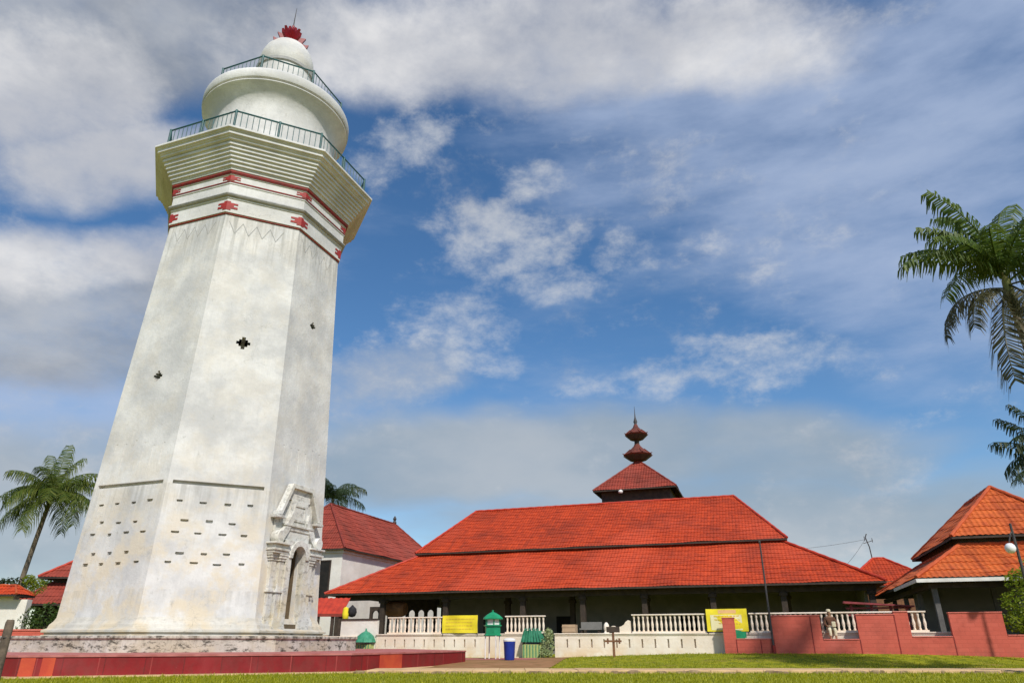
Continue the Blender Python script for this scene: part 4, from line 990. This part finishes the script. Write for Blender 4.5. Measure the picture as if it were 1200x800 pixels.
# person behind the balustrade
def skin_body(name, verts, edges, radii, mat, parent=None):
    me = bpy.data.meshes.new(name); me.from_pydata(verts, edges, []); o = bpy.data.objects.new(name, me); C.objects.link(o)
    md = o.modifiers.new('skin', 'SKIN'); 
    for i, r in enumerate(radii):
        sv = me.skin_vertices[0].data[i] if me.skin_vertices else None
        if sv: sv.radius = r if isinstance(r, tuple) else (r, r)
    if me.skin_vertices: me.skin_vertices[0].data[0].use_root = True
    s = o.modifiers.new('sub', 'SUBSURF'); s.levels = 2; s.render_levels = 2
    me.materials.append(mat)
    dg_ = bpy.context.evaluated_depsgraph_get(); dg_.update()
    me2 = bpy.data.meshes.new_from_object(o.evaluated_get(dg_)); o.modifiers.clear(); o.data = me2
    me2.polygons.foreach_set('use_smooth', [True] * len(me2.polygons))
    if parent: o.parent = parent
    return o
body_v = [(0,0,.12), (0,.01,.34), (0,0,.54), (0,-.005,.63), (0,-.02,.72), (0,-.025,.83), (-.18,0,.54), (-.25,-.04,.30), (-.15,-.22,.20), (-.09,-.29,.19), (.18,0,.54), (.25,-.04,.30), (.15,-.22,.20), (.09,-.29,.19),
          (-.09,-.02,.10), (-.11,-.31,.10), (-.11,-.30,-.30), (-.11,-.34,-.36), (.09,-.02,.10), (.11,-.31,.10), (.11,-.30,-.30), (.11,-.34,-.36)]
body_e = [(0,1),(1,2),(2,3),(3,4),(4,5),(2,6),(6,7),(7,8),(8,9),(2,10),(10,11),(11,12),(12,13),(0,14),(14,15),(15,16),(16,17),(0,18),(18,19),(19,20),(20,21)]
body_r = [.13,.125,.13,.05,.085,.08,.055,.045,.035,.03,.055,.045,.035,.03,.085,.06,.045,.03,.085,.06,.045,.03]
pp_ = P0 + U * 13.28 + V * -.14
per = skin_body('person', body_v, body_e, body_r, M['skin']); per.location = (pp_.x, pp_.y, 1.30); per.rotation_euler = (0, 0, TH + .1)
tag(per, 'person in brown clothes and a pale cap sitting on the white wall before the balustrade', 'person')
skin_body('shirt', [(0,0,.10), (0,.01,.32), (0,0,.50), (0,0,.57), (-.18,0,.545), (-.255,-.04,.29), (-.16,-.21,.205), (.18,0,.545), (.255,-.04,.29), (.16,-.21,.205)], [(0,1),(1,2),(2,3),(2,4),(4,5),(5,6),(2,7),(7,8),(8,9)], [.155,.15,.155,.075,.075,.062,.05,.075,.062,.05], M['robe'], per)
skin_body('trousers', [(0,-.01,.09), (-.09,-.03,.10), (-.11,-.31,.10), (-.11,-.30,-.22), (.09,-.03,.10), (.11,-.31,.10), (.11,-.30,-.22)], [(0,1),(1,2),(2,3),(0,4),(4,5),(5,6)], [.15,.10,.075,.07,.10,.075,.07], M['cloth_cream'], per)
mb = MB(); mb.lathe([(.092, .81), (.098, .85), (.092, .90), (.055, .925), (.001, .93)], 16, 0, Matrix.Translation((0, -.02, 0)), caps=False); mb.build('cap', M['cloth_cream'], per, smooth=60)
mb = MB(); mb.lathe([(.001, -.018), (.014, -.008), (.014, .006), (.006, .02)], 8, 0, Matrix.Translation((0, -.115, .745))); mb.build('nose', M['skin'], per, smooth=60)
for sx in (-.032, .032):
    mb = MB(); mb.lathe([(.001, -.01), (.011, 0), (.001, .01)], 8, 0, Matrix.Translation((sx, -.098, .775))); mb.build('eye', M['ball_black'], per)
mb = MB(); mb.box(.0, .17, -.36, -.28, .17, .40); mb.build('folded_cloth', M['cloth_cream'], per, bevel=.03)

# ------------------------------------------------------------------ plants
def frond(mb, base, az, e0, e1, L, w=.62, nl=46, hang=.8, rnd=random):
    """one feather leaf: arching midrib with two rows of drooping leaflets"""
    d = Vector((math.cos(az), math.sin(az), 0)); side = Vector((-math.sin(az), math.cos(az), 0)); p = Vector(base); pts = []; n = 22
    for k in range(n + 1):
        pts.append(p.copy()); t = k / n; e = e0 + (e1 - e0) * t ** 1.15
        p = p + (d * math.cos(e) + Vector((0, 0, 1)) * math.sin(e)) * (L / n)
    mb.tube(pts, [.045 * (1 - .85 * k / n) * (L / 4) for k in range(n + 1)], 5, False)
    for k in range(nl):
        t = .10 + .90 * (k + rnd.random() * .6) / nl; f = t * n; i = min(n - 1, int(f)); q = pts[i].lerp(pts[i + 1], f - i)
        tang = (pts[i + 1] - pts[i]).normalized(); upv = side.cross(tang).normalized()
        ll = w * (L / 4) * (.55 + .75 * math.sin(math.pi * min(1, .12 + t * .84))) * rnd.uniform(.8, 1.1)
        for sg in (-1, 1):
            if rnd.random() < .06: continue
            dirn = (side * sg * .95 + tang * rnd.uniform(.35, .7) + upv * rnd.uniform(-.05, .3)).normalized()
            wid = tang * .034 * (L / 4) * rnd.uniform(.8, 1.3) + upv * .012 * rnd.uniform(-1, 1); a = q; pr_ = None
            m1 = a + dirn * ll * .46 - Vector((0, 0, hang * ll * .16)); m2 = a + dirn * ll * .68 - Vector((0, 0, hang * ll * rnd.uniform(.62, .95)))
            mb.add([a - wid * .6, a + wid * .6, m1 + wid, m1 - wid, m2 + wid * .25, m2 - wid * .25], [(0, 1, 2, 3), (3, 2, 4, 5)])
def palm(label, loc, h, lean, fronds, mat, L=4.0, trunk_r=.2, sheath=False, seed=1, w=.62, nl=46, group='palm trees'):
    rnd = random.Random(seed); r = thing('palm_tree', label, 'palm tree', loc, 0, group)
    top = Vector((lean[0], lean[1], h)); n = 14
    pts = [Vector((lean[0] * (k / n) ** 1.4, lean[1] * (k / n) ** 1.4, h * k / n)) for k in range(n + 1)]
    mb = MB(); mb.tube(pts, [trunk_r * (1.35 - .55 * (k / n) ** .4 + (.04 if k % 2 else 0)) for k in range(n + 1)], 12); mb.build('trunk', M['trunk'], r, smooth=60)
    if sheath:
        mb = MB(); mb.lathe([(trunk_r * .9, h - .2), (trunk_r * 1.15, h + .1), (trunk_r * .9, h + .8), (trunk_r * .45, h + 1.2)], 12, 0, Matrix.Translation((lean[0], lean[1], 0))); mb.build('crownshaft', M['crownshaft'], r, smooth=60); top = top + Vector((0, 0, 1.0))
    for az, e0, e1, l, dry in fronds:
        mb = MB(); frond(mb, top + Vector((rnd.uniform(-.08, .08), rnd.uniform(-.08, .08), rnd.uniform(-.2, .1) - (.35 if dry else 0))), R(az), R(e0), R(e1), l, w, nl, rnd=rnd)
        mb.build('frond', M['palm_dry'] if dry else M[mat], r)
    return r
# right-hand palm, crown in frame, trunk just outside
fr = [(178, 52, -42, 4.3, 0), (196, 60, -25, 3.9, 0), (170, 10, -95, 3.7, 1), (200, 4, -88, 3.5, 1), (215, -46, -92, 4.7, 1), (262, -40, -92, 3.9, 1), (160, 78, 10, 4.0, 0), (120, 84, 30, 4.1, 0), (60, 84, 0, 4.2, 0), (20, 70, -30, 4.2, 0), (0, 50, -50, 4.2, 0), (340, 40, -60, 4.2, 0),
      (172, 88, 40, 5.0, 0), (100, 90, 30, 5.1, 0), (30, 88, 25, 5.0, 0), (350, 80, 5, 4.8, 0), (300, 45, -70, 4.0, 0), (270, 65, -20, 3.8, 0), (235, 60, -40, 3.6, 0), (90, 55, -40, 4.0, 0), (45, 20, -80, 3.9, 1), (320, 5, -85, 3.6, 1), (150, 66, -15, 4.1, 0)]
palm('tall palm high at the right edge with dry fronds hanging down', (16.15, 20.0, .0), 10.75, (-.1, 0), [(a_, b_, c_, d_ * .84, e_) for a_, b_, c_, d_, e_ in fr], 'palm', 4.0, .14, True, 3, .80, 60)
fr2 = [(k * 360 / 15 + random.uniform(-8, 8), random.choice([60, 40, 20, 70]), random.choice([-10, -40, -70]), random.uniform(1.8, 2.3), 0) for k in range(15)] + [(180, 35, -5, 2.4, 0), (190, 5, -45, 2.3, 0), (172, 58, 20, 2.3, 0), (200, -20, -70, 2.2, 0), (165, 75, 40, 2.3, 0)]
palm('small palm at the right edge below the tall palm, above the orange pavilion roof', (17.8, 22.0, 0), 6.2, (0, 0), fr2, 'palm_dark', 3, .17, False, 4, .85, 56)
rr_ = random.Random(8)
def coconut(n, L, lo=-95): return [(k * 360 / n * 1.0 + rr_.uniform(-12, 12), e, max(lo, e - rr_.uniform(70, 115)), L * rr_.uniform(.85, 1.1), 0) for k, e in zip(range(n), [rr_.choice([75, 60, 45, 25, 5, -15, 50]) for _ in range(n)])]
palm('coconut palm behind the red roofs left of the minaret', (-40.4, 60.0, .2), 12.2, (1.0, 0), coconut(20, 4.2) + [(180, 38, -55, 4.8, 0), (0, 30, -75, 4.4, 0), (90, 90, 75, 4.6, 0), (60, 82, 40, 4.2, 0), (150, 84, 45, 4.0, 0), (200, 0, -85, 4.6, 0), (340, 0, -88, 4.6, 0), (270, -20, -90, 4.4, 0)], 'palm_far', 4.6, .2, False, 5, 1.15, 54)
palm('dark palm crown rising behind the white house roof', (-22.0, 85.0, 0), 16.8, (.3, 0), coconut(18, 4.2), 'palm_dark', 4, .2, False, 6, 1.1, 46)

def leaf_blob(mb, centres, n, size, rnd):
    for _ in range(n):
        c, r = rnd.choice(centres); c = Vector(c)
        while True:
            v = Vector((rnd.uniform(-1, 1), rnd.uniform(-1, 1), rnd.uniform(-1, 1)))
            if .25 < v.length < 1: break
        p = c + Vector((v.x * r[0], v.y * r[1], v.z * r[2])); s = size * rnd.uniform(.6, 1.3)
        a = Vector((rnd.gauss(0, 1), rnd.gauss(0, 1), rnd.gauss(0, .6))).normalized(); b = a.cross(Vector((rnd.gauss(0, 1), rnd.gauss(0, 1), rnd.gauss(0, 1)))).normalized()
        mb.add([p - a * s, p + b * s * .42, p + a * s, p - b * s * .42], [(0, 1, 2, 3)])
def bush(name, label, cat, loc, centres, n, size, mat, stem_h, seed, trunk_r=.08, group=None):
    rnd = random.Random(seed); r = thing(name, label, cat, loc, 0, group); mb = MB(); leaf_blob(mb, centres, n, size, rnd); mb.build('crown', M[mat], r)
    mb = MB()
    for c, rr in centres: mb.tube([(0, 0, -.1), (c[0] * .4, c[1] * .4, stem_h * .6), (c[0], c[1], c[2])], [trunk_r, trunk_r * .7, trunk_r * .25], 6)
    mb.build('trunk', M['trunk'], r)
    return r
bush('tree', 'bright green leafy tree reaching in at the right edge in front of the pavilion', 'tree', (21.75, 31.0, .3),
     [((-.55, 0, 2.1), (.75, .8, .5)), ((-.75, 0, 1.35), (.7, .7, .45)), ((-.15, 0, 2.9), (.7, .8, .6)), ((.5, 0, 1.6), (1.0, .9, .8)), ((.7, 0, 3.3), (.9, .9, .8)), ((-.45, -.2, .95), (.5, .5, .3))], 3200, .085, 'leaf_bright', 1.2, 21)
bush('shrub', 'pale variegated shrub beside the green-roofed booth', 'shrub', at(P0, .22, -.45), [((0, 0, .55), (.36, .3, .45)), ((.05, 0, 1.05), (.26, .25, .32)), ((-.08, 0, .2), (.35, .3, .2))], 700, .07, 'leaf_pale', .4, 22, .03)
bush('tree', 'dark green bushy tree behind the dark red roofs on the left', 'tree', (-36.6, 62.0, -.1), [((0, 0, 5.4), (2.2, 2, 1.4)), ((1.8, 0, 6.2), (1.8, 1.8, 1.3)), ((-2.0, 0, 4.8), (1.8, 1.8, 1.2)), ((3.4, 0, 5.2), (1.5, 1.5, 1.2))], 3600, .20, 'leaf_dark', 4, 23, .2)
bush('tree', 'grey-green leafy tree at the far left edge behind the white gateway', 'tree', (-41.5, 58.0, -.9), [((0, 0, 5.0), (1.6, 1.6, 1.2)), ((1.8, 0, 5.6), (1.4, 1.4, .9)), ((-1.8, 0, 5.6), (1.6, 1.6, 1.3)), ((3.2, 0, 4.6), (1.3, 1.2, .7))], 2600, .17, 'palm_dark', 4, 24, .2)
bush('hedge', 'clipped dark green hedge under the eave of the dark red roof', 'hedge', (-30.2, 47.5, .2), [((-.5, 0, 1.5), (1.0, .7, 1.4)), ((.7, 0, 1.55), (1.1, .7, 1.5)), ((1.9, 0, 1.5), (1.1, .7, 1.5)), ((3.1, 0, 1.5), (1.1, .7, 1.4))], 4200, .10, 'leaf_dark', .8, 25, .05)

bush('shrub', 'small yellow-green shrub rising above the tiled top of the white gateway', 'shrub', (-31.2, 48.2, .2), [((0, 0, 4.0), (.7, .5, .55)), ((-.5, 0, 4.4), (.4, .4, .35))], 700, .09, 'leaf_bright', 3, 26, .05)
# left-hand buildings
lh = thing('gatehouse', 'building with two tiers of dark red roof half hidden by the minaret', 'building', (-34.0, 50.5, 0), 0)
hip_roof('lower_roof', ring4(0, 11, 0, 8, 3.25), ring4(1.6, 9.4, 1.6, 6.4, 4.75), 'tile_dark', 'ridge_dark', lh)
hip_roof('upper_roof', ring4(.8, 10.2, .8, 7.2, 5.05), [(4.6, 3.9, 7.9), (6.4, 3.9, 7.9), (6.4, 4.1, 7.9), (4.6, 4.1, 7.9)], 'tile_dark', 'ridge_red', lh)
mb = MB(); mb.box(.9, 10.1, 1.2, 7, 0, 3.2); mb.build('wall', M['dark_wood'], lh)
mb = MB(); mb.box(1.5, 9.5, 1.5, 6.5, 4.6, 5.1); mb.build('clerestory', M['dark_wood'], lh)
gw = thing('white_gateway', 'white gateway wall with a small orange tiled top at the far left edge', 'gateway', (-32.0, 47.0, 0), 0)
mb = MB(); mb.box(-4.5, 1.3, 0, .5, 0, 3.35); mb.box(-2.4, .4, -.05, .55, 3.35, 3.7); mb.build('wall', M['house_white'], gw)
hip_roof('roof', ring4(-2.6, .95, -.7, 1.2, 3.6), ring4(-1.7, .2, .15, .35, 4.15), 'tile_red', 'ridge_orange', gw, .22, .28, .07)
lr = thing('red_parapet', 'low faded red wall behind the left side of the minaret plinth', 'wall', (-27.5, 40.0, 0), 0)
mb = MB(); mb.box(-8, 7.5, 0, .3, 0, 1.42); mb.build('wall_body', M['red_brick'], lr); mb = MB(); mb.box(-8, 7.5, -.04, .34, 1.422, 1.5); mb.build('coping', M['red_cap'], lr)

# ------------------------------------------------------------------ grass blades on the lawn
rnd = random.Random(77); mb = MB()
def in_platform(x, y):
    dx, dy = x - CX, y - CY
    return all(dx * math.cos(RO + (i + .5) * Q8) + dy * math.sin(RO + (i + .5) * Q8) < (AR + .3) * math.cos(Q8 / 2) for i in range(8))
for _ in range(60000):
    y = 16.5 + 21.0 * rnd.random() ** 1.5; x = rnd.uniform(-.78, .80) * y
    if in_platform(x, y) or (23.2 < y < 25.05 and x > -4.5): continue
    if y > 25 and x < 1.9 + (y - 31) * .16: continue
    q = P0 - Vector((x, y, 0))
    if Vector((x - P0.x, y - P0.y, 0)).dot(V) > -.05 or (x > 9 and Vector((x - R0.x, y - R0.y, 0)).dot(V) > -.05): continue
    if math.sin(x * 1.7 + 3 * math.sin(y * .9)) * math.sin(y * 2.3 + 2 * math.sin(x * .8)) > .62 and rnd.random() < .85: continue
    z = ground_z(x, y); h = rnd.uniform(.03, .085) * (1.5 if rnd.random() < .07 else 1); a = rnd.random() * 6.28; w = rnd.uniform(.006, .014)
    for k in range(2):
        b_ = a + k * 2.1; lx, ly = math.cos(b_) * h * .6, math.sin(b_) * h * .6; wx, wy = -math.sin(b_) * w, math.cos(b_) * w
        mb.add([(x - wx, y - wy, z), (x + wx, y + wy, z), (x + lx, y + ly, z + h)], [(0, 1, 2)])
tag(mb.build('grass', M['grass_blade']), 'short yellow-green lawn grass', kind='stuff')
